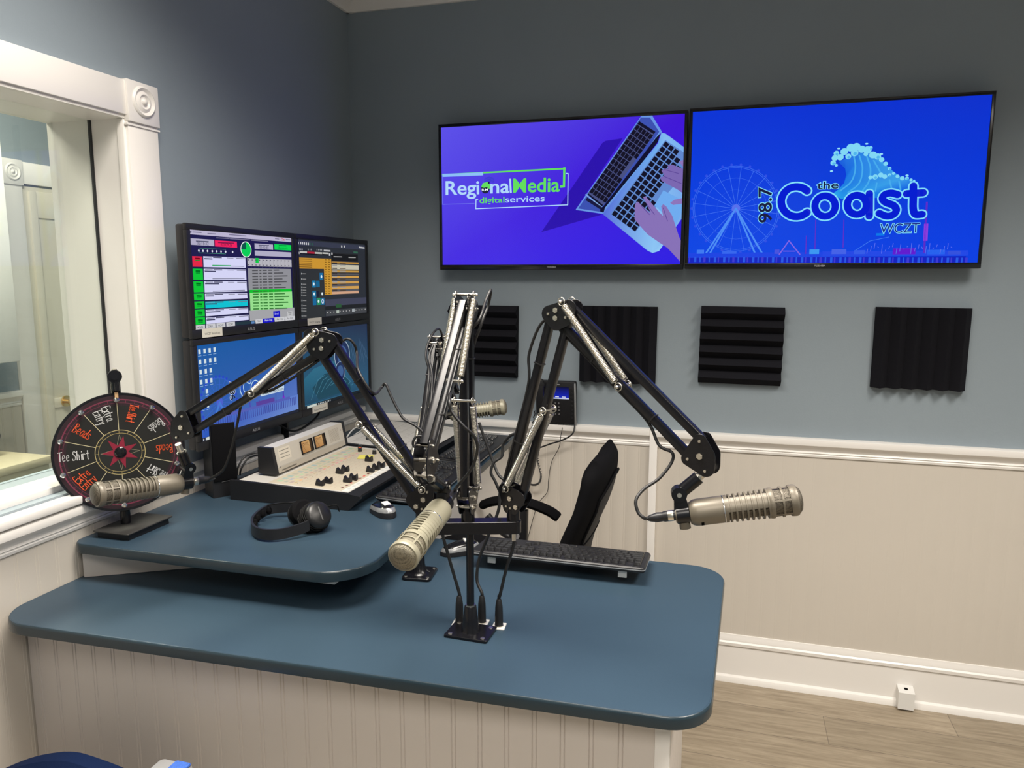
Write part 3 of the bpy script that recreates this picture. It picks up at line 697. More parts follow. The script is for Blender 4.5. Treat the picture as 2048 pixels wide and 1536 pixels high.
A.text('02:15:32', (145, 328), (292, 341), .0095, (70, 68, 90)); A.text('-00:09:26', (445, 350), (592, 362), .0095, (110, 16, 50)); A.text('03:40:40', (940, 398), (1058, 405), .0095, (70, 68, 90)); A.text('Automatic', (1185, 406), (1308, 414), .0095, (0, 110, 40))
A.rect((160, 374), (512, 402), (96, 206, 150)); A.rect((160, 440), (508, 460), (96, 206, 150), lay=False); A.lay()
for x in (165, 218, 275, 335, 392, 447, 505, 595): A.circ((x, 410+(x-165)*.06), .0035, (220, 220, 235), lay=False, n=10)
A.circ((768, 404), .0250, (235, 240, 240), n=40, sx=1.12); A.circ((768, 404), .0225, (0, 205, 76), n=40, sx=1.12)
c0 = A.uvp(*A.H(768, 404)); A.lay(); A.raw([c0]+[(c0[0]+.0252*math.cos(a), c0[1]+.0225*math.sin(a)) for a in [PI/2+i*PI/20 for i in range(11)]], lin((0, 84, 60)))
rows = [(482, 628, 'r'), (650, 800, 'g'), (818, 966, 'g'), (984, 1070, 'g'), (1090, 1180, 'g'), (1196, 1284, 'g'), (1302, 1388, 'g')]
A.lay()
for i, (ya, yb, k_) in enumerate(rows):
    xo = 78+i*3.2; A.rect((xo, ya), (208+i*2.5, yb), (226, 36, 62) if k_ == 'r' else (0, 196, 48), lay=False)
    yc = ya+8-i*2; yd = yb+16-i*8; A.poly([(218+i*3, ya+4), (754+i*3, ya+34-i*9), (757+i*3, yb+26-i*11), (220+i*3, yb+4)], (0, 192, 208) if i == 4 else (212, 212, 244), lay=False)
A.lay()
for i, (ya, yb, k_) in enumerate(rows):
    s1 = 34-i*9; s1 = s1/536
    for (xa, xb, dy, th, cc) in ((238, 330, 14, .0020, (120, 120, 140)), (345, 450, 14, .0030, (70, 70, 96)), (520, 600, 14, .0018, (130, 130, 150)), (640, 750, 14, .0022, (110, 110, 130)), (232, 330+(i*37) % 110, 36, .0034, (60, 60, 90))):
        dashes(A, xa+i*2, ya+dy+(xa-218)*s1, xb+i*2, ya+dy+(xb-218)*s1, cc, th, xa+i)
    dashes(A, 118+i*3, ya+32, 172+i*3, ya+36, (0, 110, 30) if i else (120, 10, 30), .005, i); dashes(A, 118+i*3, ya+58, 172+i*3, ya+60, (0, 130, 40), .003, i+9)
    if i < 3: A.line([(330, yb-12+i*2), (735, yb+6-i*10)], .0018, (90, 90, 110), lay=False)
A.rect((330, 605), (565, 630), (50, 168, 90))
gp = (170, 170, 176); A.rect((778, 522), (1348, 655), (180, 178, 184)); A.rect((780, 660), (1335, 950), (142, 142, 148)); A.rect((795, 950), (1335, 990), (0, 190, 40)); A.rect((795, 990), (1340, 1228), (150, 222, 140)); A.rect((785, 1228), (1362, 1345), (162, 162, 166))
A.rect((880, 522), (926, 590), (0, 200, 60)); A.lay()
for i in range(12):
    for j in range(2): A.rect((786+i*47, 540+j*68+i*2.2), (800+i*47, 552+j*68+i*2.2), (60, 60, 70), lay=False)
    A.line([(778+i*47.5, 525+i*2), (778+i*47.5, 655+i*1)], .0006, (120, 120, 126), lay=False)
for j in range(14):
    y = 690+j*39.5 if j < 7 else 970+(j-7)*39
    for xa, xb in ((838, 905), (930, 950), (970, 1020), (1045, 1090), (1115, 1180+(j*53) % 120)): dashes(A, xa, y+2, xb, y+2, (80, 80, 84) if j < 7 else (50, 120, 50), .004, xa+j)
A.rect((1088, 1243), (1175, 1320), (16, 16, 190)); A.rect((1268, 1250), (1335, 1320), (190, 190, 192), lay=False); A.text('Scroll', (1105, 1290), (1155, 1288), .007, (200, 200, 255)); A.text('Select', (1280, 1272), (1325, 1271), .006, (40, 40, 40)); A.text('Log', (1288, 1298), (1318, 1297), .006, (40, 40, 40))
for t, xa, xb, c in (('ADD', 92, 218, (200, 200, 204)), ('DEL', 228, 348, (200, 200, 204)), ('MOVE', 358, 474, (200, 200, 204)), ('COPY', 484, 596, (200, 200, 204)), ('Manual', 856, 946, (200, 200, 204)), ('Main Log', 950, 1096, (16, 16, 190)), ('Aux 1 Log', 1102, 1230, (200, 200, 204)), ('Aux 2 Log', 1236, 1362, (200, 200, 204))):
    ya = 1404-(xa-92)*.073; yb = ya+(62 if xa < 600 else 52)
    A.rect((xa, ya), (xb, yb), c, lay=t == 'ADD'); A.lay(); A.text(t, (xa+26, yb-18), (xb-26, yb-19-(xb-xa)*.05), .0064, (240, 240, 255) if c[0] < 50 else (40, 40, 44), lay=False)
A.rect((600, 1376), (850, 1400), (30, 50, 60)); A.rect((800, 1372), (842, 1400), (90, 130, 180))
A.build('screen', R1)
R2, F, w_, h_ = monitor(-.630, -.078, 1.452, 1.782, 'upper right desk monitor with amber playlist on a dark screen', (.10, .55, .28, .98, 'WCZT Imaging'))
A = Art(F, w_, h_, [(75, 100), (1155, 205), (1180, 1310), (110, 1395)])
A.rect((0, 0), (1, 1), (40, 44, 52), uv=True); A.rect((76, 118), (1155, 290), (52, 56, 74)); A.rect((78, 225), (1040, 300), (38, 40, 48))
A.lay()
for i, x in enumerate((82, 120, 150, 180, 210, 240, 265, 300)): A.rect((x, 146+i*3), (x+16, 186+i*3), (200, 200, 205) if i < 6 else (40, 96, 70), lay=False)
for x in (770, 812): A.rect((x, 212), (x+20, 246), (190, 190, 190), lay=False)
dashes(A, 1060, 246, 1145, 258, (190, 190, 190), .006, 4)
for x in list(range(80, 150, 22))+[240, 268, 292]+list(range(380, 470, 25)): A.rect((x, 250+x*.04), (x+10, 276+x*.04), (170, 170, 176), lay=False)
A.rect((492, 278), (600, 312), (180, 180, 184)); A.rect((80, 296), (600, 375), (14, 14, 18)); A.rect((112, 296), (225, 334), (190, 190, 186)); A.rect((228, 304), (345, 342), (170, 34, 56), lay=False); A.rect((350, 312), (465, 350), (176, 176, 172), lay=False); A.rect((470, 320), (570, 352), (190, 190, 186), lay=False)
A.rect((80, 305), (104, 345), (200, 200, 204)); A.rect((574, 340), (598, 378), (200, 200, 204), lay=False)
amb = (200, 146, 46)
A.rect((80, 398), (606, 592), amb); A.rect((488, 420), (622, 1006), amb)
A.lay()
for j in range(15):
    for xa, xb in ((510, 530), (560, 590)): dashes(A, xa, 440+j*39, xb, 442+j*39, (120, 86, 26), .003, j)
for j in range(5): dashes(A, 100, 420+j*32, 300, 430+j*32, (130, 92, 30), .003, j)
A.rect((612, 330), (1040, 478), (18, 18, 22)); A.rect((640, 338), (1030, 366), (120, 120, 124)); A.rect((612, 326), (632, 362), (200, 200, 200), lay=False); A.rect((966, 312), (1036, 346), (50, 96, 76), lay=False)
dashes(A, 650, 392, 780, 398, (150, 150, 150), .004, 2); dashes(A, 890, 408, 1000, 412, (150, 150, 150), .004, 3)
for i, (ya, yb, c) in enumerate(((470, 518, (188, 140, 62)), (520, 610, (196, 190, 170)), (612, 655, (190, 146, 70)), (660, 698, (86, 84, 88)), (702, 742, (206, 154, 74)), (748, 784, (84, 84, 90)), (790, 830, (202, 152, 76)), (836, 872, (84, 84, 90)), (876, 916, (204, 154, 80)), (922, 956, (84, 84, 90)), (960, 990, (206, 160, 130)))):
    A.rect((616, ya), (1050, yb), c, lay=i == 0)
A.lay()
for j in range(11): dashes(A, 630, 492+j*44, 700, 494+j*44, (60, 50, 50) if j % 2 == 0 else (150, 150, 150), .004, j); dashes(A, 750, 496+j*44, 840, 498+j*44, (80, 60, 40) if j % 2 == 0 else (150, 150, 150), .003, j+20)
A.rect((92, 600), (500, 1395), (44, 47, 50)); A.lay()
for i, y in enumerate((660, 745, 830, 880, 925, 965, 1008, 1095, 1175, 1220, 1262, 1345)): A.rect((126, y-14), (140, y+12), (170, 174, 176), lay=False); dashes(A, 150, y, 200, y+2, (130, 130, 130), .003, i)
for (xa, ya, xb, yb, c) in ((418, 650, 478, 765, (18, 104, 158)), (298, 772, 355, 885, (18, 120, 170)), (360, 775, 420, 880, (14, 96, 140)), (300, 940, 362, 1048, (16, 110, 156)), (305, 1060, 365, 1170, (14, 100, 150)), (370, 1058, 432, 1168, (40, 140, 96)), (436, 1058, 496, 1168, (14, 100, 150)), (370, 945, 412, 1040, (22, 26, 50))):
    A.rect((xa, ya), (xb, yb), c, lay=xa == 418)
A.lay()
for x, y in ((448, 710), (325, 830), (330, 990), (457, 990), (398, 1112)): A.circ((x, y), .006, (215, 230, 235), lay=False, n=10)
A.circ((465, 1112), .009, (215, 225, 235)); A.circ((465, 1112), .0055, (14, 100, 150))
A.rect((505, 1085), (1172, 1175), (62, 64, 84)); A.rect((505, 1195), (1172, 1215), (26, 28, 32)); A.rect((676, 1165), (765, 1215), (38, 84, 50)); A.rect((515, 1265), (1175, 1305), (64, 66, 70)); A.lay()
for i in range(13): A.rect((532+i*51, 1288-i*3.4), (546+i*51, 1304-i*3.4), (170, 170, 170), lay=False)
A.rect((682, 1264), (728, 1306), (170, 180, 170)); A.rect((936, 1246), (980, 1288), (160, 166, 170), lay=False)
A.build('screen', R2)
R3, F, w_, h_ = monitor(-1.190, -.634, 1.120, 1.450, 'lower left desk monitor with ferris wheel wallpaper and icons', None)
q1 = Art(F, w_, h_, [(78, 207), (1965, 97), (1878, 1143), (52, 1155)]); 
coast_art(q1, .86, cols=[(22, 88, 160), (26, 84, 160), (90, 118, 196), (52, 96, 178)], full=False, wave=False)
q1.poly([(0, .80), (1, .78), (1, 1), (0, 1)], (66, 104, 188), uv=True, cols=[(50, 96, 190), (92, 124, 200), (110, 140, 205), (36, 80, 180)])
for i in range(46): q1.rect((.02+i*.021, .80), (.027+i*.021, .90), (56, 66, 158) if i % 2 else (44, 50, 140), uv=True, lay=i == 0)
q1.rect((0, .775), (.9, .81), (78, 90, 178), uv=True); q1.rect((.52, .735), (.72, .785), (84, 58, 150), uv=True); q1.line([(.74, .56), (.735, .80)], .002, (56, 60, 120), uv=True)
hl = (196, 226, 240)
coast_word(q1, None, hl, (44, 84, 176), .54, lambda x, y: (60+((x-60)*.92)+137, y-62))
for off, c in ((.05, (220, 232, 240)), (.015, (16, 22, 50))): q1.text('98.7', (.315, .64), (.315, .44), .026, c, off, uv=True)
q1.rect((.57, .625), (.83, .685), (196, 214, 226), uv=True); q1.text('thecoast.com', (.585, .672), (.818, .672), .011, (50, 60, 90), uv=True)
q1.lay()
for (cx_, cy_) in [(.02+i*.043, .07+j*.105) for j in range(6) for i in range(4) if not ((j == 2 and i > 2) or (j == 3 and i > 2) or (j == 4 and i != 1) or (j == 5 and i > 0))]+[(.02, .64), (.065, .64)]:
    q1.rect((cx_-.009, cy_-.028), (cx_+.010, cy_+.018), (208, 222, 226), uv=True, lay=False); q1.rect((cx_-.013, cy_+.035), (cx_+.014, cy_+.041), (150, 180, 214), uv=True, lay=False)
q1.rect((0, .965), (1, 1), (16, 24, 44), uv=True); q1.rect((.03, .968), (.19, .998), (206, 212, 206), uv=True); q1.lay()
for i in range(4): q1.circ((.215+i*.03, .984), .003, (220, 226, 230), uv=True, n=8, lay=False)
q1.circ((.012, .984), .003, (220, 226, 230), uv=True, n=8)
q1.build('screen', R3)
R4, F, w_, h_ = monitor(-.630, -.078, 1.120, 1.450, 'lower right desk monitor with dark teal wave wallpaper', (.12, .50, .32, .95, 'Guest Monitor'))
A = Art(F, w_, h_)
A.rect((0, 0), (1, 1), (40, 80, 110), uv=True, cols=[(30, 56, 88), (34, 46, 74), (44, 88, 118), (38, 96, 124)])
A.poly([(0, .62), (.15, .50), (.4, .45), (.62, .5), (.8, .66), (.9, .95), (0, .95)], (30, 84, 108), uv=True, cols=[(36, 98, 124), (44, 104, 130), (48, 104, 130), (40, 90, 120), (34, 84, 112), (30, 74, 104), (24, 66, 92)])
A.poly([(.12, .75), (.3, .6), (.5, .6), (.65, .75), (.7, .92), (.2, .93)], (22, 66, 84), uv=True)
for i in range(9): A.line([(.1+i*.07, .9-i*.03), (.2+i*.07, .66+.02*i), (.3+i*.05, .62+.03*i)], .002, (70, 128, 150), uv=True, lay=i == 0)
for i in range(14): A.line([(.55+.03*i, .2+.05*(i % 5)), (.60+.03*i, .5+.03*(i % 4))], .003, (64, 92, 122), uv=True, lay=i == 0)
for cx_, cy_, rr in ((.57, .40, .062), (.53, .62, .040)):
    A.circ((cx_, cy_), rr, (176, 196, 210), uv=True, n=36); A.circ((cx_, cy_), rr*.95, (28, 44, 84), uv=True, n=36); A.circ((cx_, cy_), rr*.62, (60, 92, 140), uv=True, n=30)
A.rect((0, .962), (1, 1), (18, 26, 34), uv=True); A.rect((.04, .966), (.17, .998), (196, 204, 196), uv=True); A.lay()
for i in range(8): A.rect((.19+i*.024, .972), (.20+i*.024, .992), (190, 196, 196), uv=True, lay=False)
A.build('screen', R4)
# the frame that carries the four monitors
R = empty('monitor_mount', (.03, -.63, UZ)); tag(R, 'black steel frame carrying the four desk monitors', 'monitor mount')
b = MB(); b.cyl((.032, -.632, UZ+.006), (.032, -.632, 1.70), .014, n=16); build(b, 'post', M_metalb, R)
b = MB(); b.box((.014, -.70, UZ), (.12, -.56, UZ+.006), .002); build(b, 'base_plate', M_metalb, R)
for z in (1.285, 1.617):
    b = MB(); b.box((.020, -1.0, z-.02), (.044, -.27, z+.02), .003); build(b, 'rail', M_metalb, R)

# ================================================================ acoustic foam
def foam_tile(x0, x1, z0, z1, horiz, label, tilt=0, n=6, d=.05):
    cx_, cz_ = (x0+x1)/2, (z0+z1)/2; w_, h_ = x1-x0, z1-z0
    R = empty('acoustic_foam_panel', M=MX.Translation((cx_, -.001, cz_)) @ MX.Rotation(tilt, 4, 'Y'))
    pr = [(-h_/2 if horiz else -w_/2, 0)]; L = h_ if horiz else w_; s = L/n
    for i in range(n):
        a = -L/2+i*s; pr += [(a, d*.34), (a+s*.5, d)]
    pr += [(L/2, d*.34), (L/2, 0)]
    b = MB(); E_ = w_ if horiz else h_; m = 3; vs = []; k = len(pr); fs = []
    for j in range(m+1):
        e = -E_/2+E_*j/m
        for (a, o) in pr: vs.append((e, -o, a) if horiz else (a, -o, e))
    for j in range(m):
        for i in range(k-1): fs.append((j*k+i, j*k+i+1, (j+1)*k+i+1, (j+1)*k+i) if horiz else (j*k+i, (j+1)*k+i, (j+1)*k+i+1, j*k+i+1))
    fs += [tuple(range(k)), tuple(m*k+i for i in range(k))]
    b.add(vs, fs); bm = bmesh.new(); me = bpy.data.meshes.new('x'); me.from_pydata([tuple(v) for v in b.v], [], b.f); bm.from_mesh(me); bmesh.ops.recalc_face_normals(bm, faces=bm.faces); b2 = MB(); b2.bm(bm); bpy.data.meshes.remove(me)
    o = build(b2, 'wedge_face', M_foam, R, world=False, angle=15); 
    tag(R, label, 'acoustic panel', 'foam panels below the televisions')
foam_tile(.452, .749, 1.213, 1.512, True, 'black foam panel with level ridges behind the microphone arms', .008)
foam_tile(1.012, 1.318, 1.210, 1.515, False, 'black foam panel with upright ridges behind the right boom arm', .004)
foam_tile(1.484, 1.788, 1.222, 1.519, True, 'black foam panel with level ridges under the right television', .010)
foam_tile(2.100, 2.408, 1.230, 1.523, False, 'black foam panel with upright ridges, the rightmost of the row', .006)
# ================================================================ things on the desks
# ---- prize wheel
WC = V(P(241, 904, 1.93)); 
R = empty('prize_wheel', (WC.x, WC.y, UZ)); tag(R, 'black tabletop prize wheel with handwritten prizes on a square base', 'prize wheel')
fw = (CPOS-WC); fw.z *= .35; fw.normalize()
WF = frame(WC, fw, (0, 0, 1)); WF = WF @ MX.Rotation(-PI/2, 4, 'Z')            # local x to the viewer's right, y up
if (WF.to_3x3() @ V((1, 0, 0))).dot(cr) < 0: WF = WF @ MX.Rotation(PI, 4, 'Z')
WR = .1535
b = MB(); b.prism([(WR*math.cos(2*PI*i/72), WR*math.sin(2*PI*i/72)) for i in range(72)], -.004, .004, WF, bev=.0012); disc = build(b, 'disc', M_blackg, R)
A = Art(WF @ MX.Translation((-WR, -WR, .0042)), 2*WR, 2*WR)
def pc(r, a): return (.5+r/(2*WR)*math.cos(a), .5-r/(2*WR)*math.sin(a))
def ring(r0, r1, c, n=60): A.lay(); [A.raw([tuple(A.uvp(*pc(r0, 2*PI*i/n))), tuple(A.uvp(*pc(r1, 2*PI*i/n))), tuple(A.uvp(*pc(r1, 2*PI*(i+1)/n))), tuple(A.uvp(*pc(r0, 2*PI*(i+1)/n)))], lin(c)) for i in range(n)]
ring(.118, .147, (40, 22, 30)); ring(.1345, .1375, (112, 44, 66)); ring(.127, .1285, (90, 40, 56)); ring(.060, .121, (24, 24, 22)); ring(0.0001, .060, (28, 30, 28))
A.lay()
for i in range(40): A.line([pc(.1285, 2*PI*i/40), pc(.1345, 2*PI*i/40)], .0012, (112, 44, 66), uv=True, lay=False)
for i in range(10): A.line([pc(.058, PI/2+i*PI/5), pc(.127, PI/2+i*PI/5)], .0014, (196, 186, 150), uv=True, lay=False)
ring(.0565, .058, (176, 160, 112)); ring(.049, .0503, (150, 134, 88)); A.lay()
for i in range(16): A.line([pc(.049, 2*PI*i/16), pc(.058, 2*PI*i/16)], .001, (150, 134, 88), uv=True, lay=False)
for i in range(4):
    a = i*PI/2; A.line([pc(.045, a+.0), pc(.020, a+.35), pc(.010, a), pc(.020, a-.35), pc(.045, a)], .0007, (150, 144, 120), uv=True)
star = []
for i in range(14): a = PI/2-.22+i*PI/7; star.append(pc(.043 if i % 2 == 0 else .018, a))
A.poly(star, (128, 26, 50), uv=True)
# handwriting, one pen stroke list per letter, unit box
HW = {'E': [[(.75, .95), (.1, .95), (.05, 0), (.8, .02)], [(.08, .5), (.65, .52)]], 'x': [[(0, .6), (.6, 0)], [(.6, .62), (0, 0)]], 't': [[(.3, .95), (.28, .1), (.45, 0)], [(.02, .62), (.6, .66)]], 'r': [[(.05, .6), (.08, 0)], [(.08, .4), (.3, .62), (.55, .55)]],
      'a': [[(.6, .5), (.35, .62), (.05, .35), (.15, .05), (.4, .02), (.6, .35), (.6, .6)], [(.6, .4), (.62, .1), (.75, 0)]], 'n': [[(.05, .6), (.06, 0)], [(.06, .4), (.3, .62), (.5, .5), (.52, 0)]], 'y': [[(.05, .6), (.2, .15), (.4, .2)], [(.6, .65), (.4, .1), (.15, -.35)]],
      'T': [[(0, .95), (.85, 1.0)], [(.42, .95), (.36, 0)]], 'e': [[(.08, .3), (.5, .38), (.45, .6), (.2, .6), (.05, .3), (.2, .02), (.55, .08)]], 'S': [[(.7, .85), (.4, 1.0), (.12, .75), (.6, .4), (.55, .08), (.1, .0), (.0, .15)]], 'h': [[(.08, 1), (.05, 0)], [(.06, .35), (.3, .6), (.48, .45), (.5, 0)]],
      'i': [[(.2, .6), (.18, 0)], [(.2, .85), (.24, .9)]], 'B': [[(.1, .95), (.05, 0)], [(.0, .95), (.45, 1), (.6, .78), (.12, .52), (.65, .35), (.55, .05), (.02, .0)]], 'd': [[(.5, .35), (.3, .55), (.05, .3), (.15, .03), (.4, .05), (.52, .3)], [(.6, 1), (.5, .3), (.62, 0)]], 's': [[(.45, .55), (.2, .62), (.1, .42), (.42, .25), (.35, .02), (.02, .03)]], ' ': []}
def hand(t, r0, r1, a, h, c, off=0):
    """writes t from radius r0 to r1 along angle a"""
    wd = [{'i': .35, ' ': .45, 'E': .95, 'T': .8, 'B': .85, 'S': .85}.get(ch, .78) for ch in t]; tot = sum(wd); x = 0
    d = V((math.cos(a), math.sin(a)))*(1 if r1 > r0 else -1); n = V((-d.y, d.x)); o = V((math.cos(a), math.sin(a)))*r0+n*off; k = abs(r1-r0)/tot
    A.lay()
    for ch, w_ in zip(t, wd):
        for st in HW[ch]:
            q = spline([V((px_, py_, 0)) for px_, py_ in st], 4) if len(st) > 2 else [V((p[0], p[1], 0)) for p in st]
            pp = [o+d*((x+p.x*.95)*k)+n*((p.y-.4)*h) for p in q]
            A.line([(.5+p.x/(2*WR), .5-p.y/(2*WR)) for p in pp], .0019, c, uv=True, lay=False)
        x += w_
orr, wh = (226, 92, 52), (206, 206, 206); d2 = PI/180
hand('Extra', .122, .084, 108*d2, .020, wh, .010); hand('Entry', .118, .082, 108*d2, .020, wh, -.011)
hand('Beads', .122, .077, 144*d2, .023, orr); hand('Tee Shirt', .138, .068, 180*d2, .023, wh)
hand('Extra', .122, .084, 216*d2, .020, orr, .010); hand('Entry', .122, .082, 216*d2, .020, orr, -.012)
hand('Tee Shirt', .126, .078, 72*d2, .020, orr); hand('Beads', .125, .085, 36*d2, .023, wh); hand('Beads', .122, .080, 0, .022, orr)
hand('Tee Shirt', .128, .075, -36*d2, .021, wh); hand('Extra', .122, .084, -108*d2, .020, wh, .008); hand('Beads', .122, .080, -72*d2, .022, orr)
build(A.mb, 'printed_face', M_print, R)
b = MB(); b.lathe([(.0145, .004), (.0145, .007), (.011, .009), (.009, .012), (0, .0125)], WF, 20); build(b, 'hub_cap', M_blackg, R)
for i in range(10):
    a = PI/2+i*PI/5; F = WF @ MX.Translation((.136*math.cos(a), .136*math.sin(a), 0)); b = MB()
    b.lathe([(.003, .004), (.003, .012), (.0062, .014), (.0066, .018), (.004, .021), (0, .0215)], F, 12); b.lathe([(.004, -.004), (.004, -.012), (.0, -.012)], F, 8); build(b, 'peg', M_chrome, R)
up = WF.to_3x3() @ V((0, 1, 0)); out = WF.to_3x3() @ V((0, 0, 1))
bk = WC-out*.03
b = MB(); b.cyl((bk.x, bk.y, UZ+.024), (bk.x, bk.y, WC.z+.14), .0105, n=16); b.cyl(WC-out*.004, bk, .010); build(b, 'post', M_blackg, R)
b = MB(); tp = V((bk.x, bk.y, WC.z+.14)); ft = WC+up*.150+out*.012
b.tube(spline([tp-V((0, 0, .01)), tp+V((0, 0, .045))+out*.012, WC+up*.196+out*.006], 5), .0125, 12, flat=.8)
b.cyl(WC+up*.196-out*.006, WC+up*.196+out*.02, .0165, n=24); b.cyl(WC+up*.196+out*.02, WC+up*.196+out*.024, .009, n=20); b.tube([WC+up*.19+out*.012, WC+up*.160+out*.012], .010, 12, flat=.7); build(b, 'pointer_arm', M_blackg, R)
b = MB(); F = WF @ MX.Translation((-.0035, .130, .013)); b.box((0, 0, 0), (.008, .026, .0018)); b.v = [F @ p for p in b.v]; build(b, 'pointer_flap', M_tan, R, label='tan leather pointer flap')
b = MB(); b.cyl(WC+up*.2+out*.008, WC+up*.215+out*.010, .006, n=10); build(b, 'screw', M_steel, R)
bp = [ON(156, 1058, 2, .985), ON(256, 1069, 2, .985), ON(346, 1031, 2, .985)]; p3 = bp[0]+bp[2]-bp[1]
poly = [(max(p.x, .04), p.y) for p in (bp[0], bp[1], bp[2], p3)]
b = MB(); b.prism(round_poly(poly, .004, 3), .981, .985, bev=.001); build(b, 'base_plate', M_iron, R)
cx_ = sum(p[0] for p in poly)/4; cy_ = sum(p[1] for p in poly)/4
b = MB(); b.prism([(cx_+(x-cx_)*.88, cy_+(y-cy_)*.88) for x, y in poly], UZ, .981); build(b, 'rubber_foot', M_black, R)
b = MB(); b.cyl((bk.x, bk.y, .985), (bk.x, bk.y, 1.02), .0125, n=16); build(b, 'socket', M_blackg, R)

# ---- small loudspeaker
R = empty('desktop_speaker', (.075, -1.08, UZ)); tag(R, 'black desktop speaker standing left of the mixing console', 'speaker')
F = MX.Translation((.132, -1.112, UZ)) @ MX.Rotation(math.radians(57), 4, 'Z')     # local y = depth behind the face, x = width
b = MB(); b.prism([(0, 0), (.072, 0), (.072, .140), (.020, .160), (.010, .226), (0, .228)], -.038, .038, F @ MX(((0, 0, 1, 0), (1, 0, 0, 0), (0, 1, 0, 0), (0, 0, 0, 1))), bev=.003); build(b, 'cabinet', M_black, R)
b = MB(); b.box((-.036, -.006, .050), (.036, .002, .226), .006); b.v = [F @ p for p in b.v]; build(b, 'grille', M_fabric, R)
t = Art(F @ MX(((1, 0, 0, -.04), (0, 0, -1, -.0052), (0, 1, 0, .04), (0, 0, 0, 1))), .08, .03)
t.line([(.1, .55), (.9, .45)], .0012, (130, 130, 132), uv=True); t.line([(.35, .72), (.72, .68)], .0009, (120, 120, 122), uv=True); t.circ((.5, .1), .005, (120, 120, 124), uv=True, sx=1.6); build(t.mb, 'trim_line', M_print, R)

# ---- broadcast console
R = empty('mixing_console', (.37, -.86, UZ)); tag(R, 'broadcast mixing console with amber level meters and black sides', 'mixing console')
CY0, CY1 = -1.125, -.600
b = MB(); pr = [(.172, UZ), (.560, UZ), (.592, 1.002), (.592, 1.008), (.560, 1.012), (.172, 1.022)]
F = MX(((1, 0, 0, 0), (0, 0, 1, 0), (0, 1, 0, 0), (0, 0, 0, 1)))
def xz(bm_, poly, y0, y1, m=None):           # extrude an (x,z) outline along y
    n = len(poly); a = sum(poly[i-1][0]*poly[i][1]-poly[i][0]*poly[i-1][1] for i in range(n))
    if a < 0: poly = poly[::-1]
    bm_.add([(x, y0, z) for x, z in poly]+[(x, y1, z) for x, z in poly], [tuple(range(n)), tuple(range(2*n-1, n-1, -1))]+[(i, n+i, n+(i+1) % n, (i+1) % n) for i in range(n)])
xz(b, pr, CY0, CY1); build(b, 'chassis', M_black, R)
b = MB(); xz(b, [(.166, UZ+.001), (.562, UZ+.001), (.600, 1.003), (.598, 1.010), (.560, 1.015), (.166, 1.026)], CY0-.012, CY0); build(b, 'end_cheek', M_grey, R).data.materials[0] = M_blackg if False else M_black
pts = [V((.185, -1.118, 1.0222)), V((.552, -1.118, 1.0128)), V((.552, -.606, 1.0128)), V((.185, -.606, 1.0222))]
ux = (pts[1]-pts[0]); uy = pts[3]-pts[0]; nn = ux.cross(uy).normalized()
F = MX((ux.normalized(), uy.normalized(), nn)).transposed().to_4x4(); F.translation = pts[0]
b = MB(); b.prism([(0, 0), (ux.length, 0), (ux.length, uy.length), (0, uy.length)], -.002, .0004, F); plate = build(b, 'control_plate', M_lgrey, R)
A = Art(F @ MX.Translation((0, 0, .0005)), ux.length, uy.length)   # u toward the user, v from far end (0) to near end (1)
A.rect((.26, .02), (.97, .985), (200, 190, 168), uv=True); A.rect((.93, .02), (.985, .985), (222, 222, 216), uv=True)
rnd = random.Random(3); A.lay()
for i in range(17):
    v = .05+i*.054
    for u, w_, c in ((.30, .05, (172, 196, 170)), (.37, .03, (178, 194, 172)), (.42, .03, (198, 184, 156)), (.46, .02, (206, 168, 146))):
        A.rect((u, v), (u+w_, v+.032), tuple(int(x*rnd.uniform(.86, 1.06)) for x in c), uv=True, lay=False)
    for j in range(8): A.line([(.52+j*.045, v+.003), (.52+j*.045, v+.03)], .0006, (150, 120, 110) if j % 3 else (190, 110, 90), uv=True, lay=False)
    A.line([(.28, v-.009), (.92, v-.009)], .0005, (150, 146, 134), uv=True, lay=False)
    A.rect((.945, v), (.972, v+.03), (200, 200, 196), uv=True, lay=False)
A.lay()
for i in range(17):
    v = .05+i*.054; A.rect((.885, v+.006), (.905, v+.026), [(120, 70, 70), (220, 90, 80), (96, 40, 40)][(i*5) % 3], uv=True, lay=False)
    A.circ((.50, v+.03), .0018, (30, 30, 30), uv=True, n=8, lay=False)
build(A.mb, 'printed_legend', M_print, plate)
for (ua, va, ub, vb) in ((.55, .19, .68, .30), (.90, .10, 1.0, .17)):
    b = MB(); x0, x1 = ua*ux.length, ub*ux.length; y0, y1 = (1-vb)*uy.length, (1-va)*uy.length
    Fp = F @ MX.Translation(((x0+x1)/2, (y0+y1)/2, .0015)) @ MX.Rotation(.3, 4, 'Z'); b.prism([(-.026, -.026), (.026, -.026), (.024, .026), (-.026, .024)], 0, .0006, Fp)
    me = mat('yellow_paper', (.72, .66, .12), .7) if 'yellow_paper' not in MATS else MATS['yellow_paper']; o = build(b, 'sticky_note', me)
    tag(o, 'yellow sticky note among the fader knobs' if ua < .6 else 'yellow sticky note at the front edge of the console', 'sticky note')
kz = 1.030
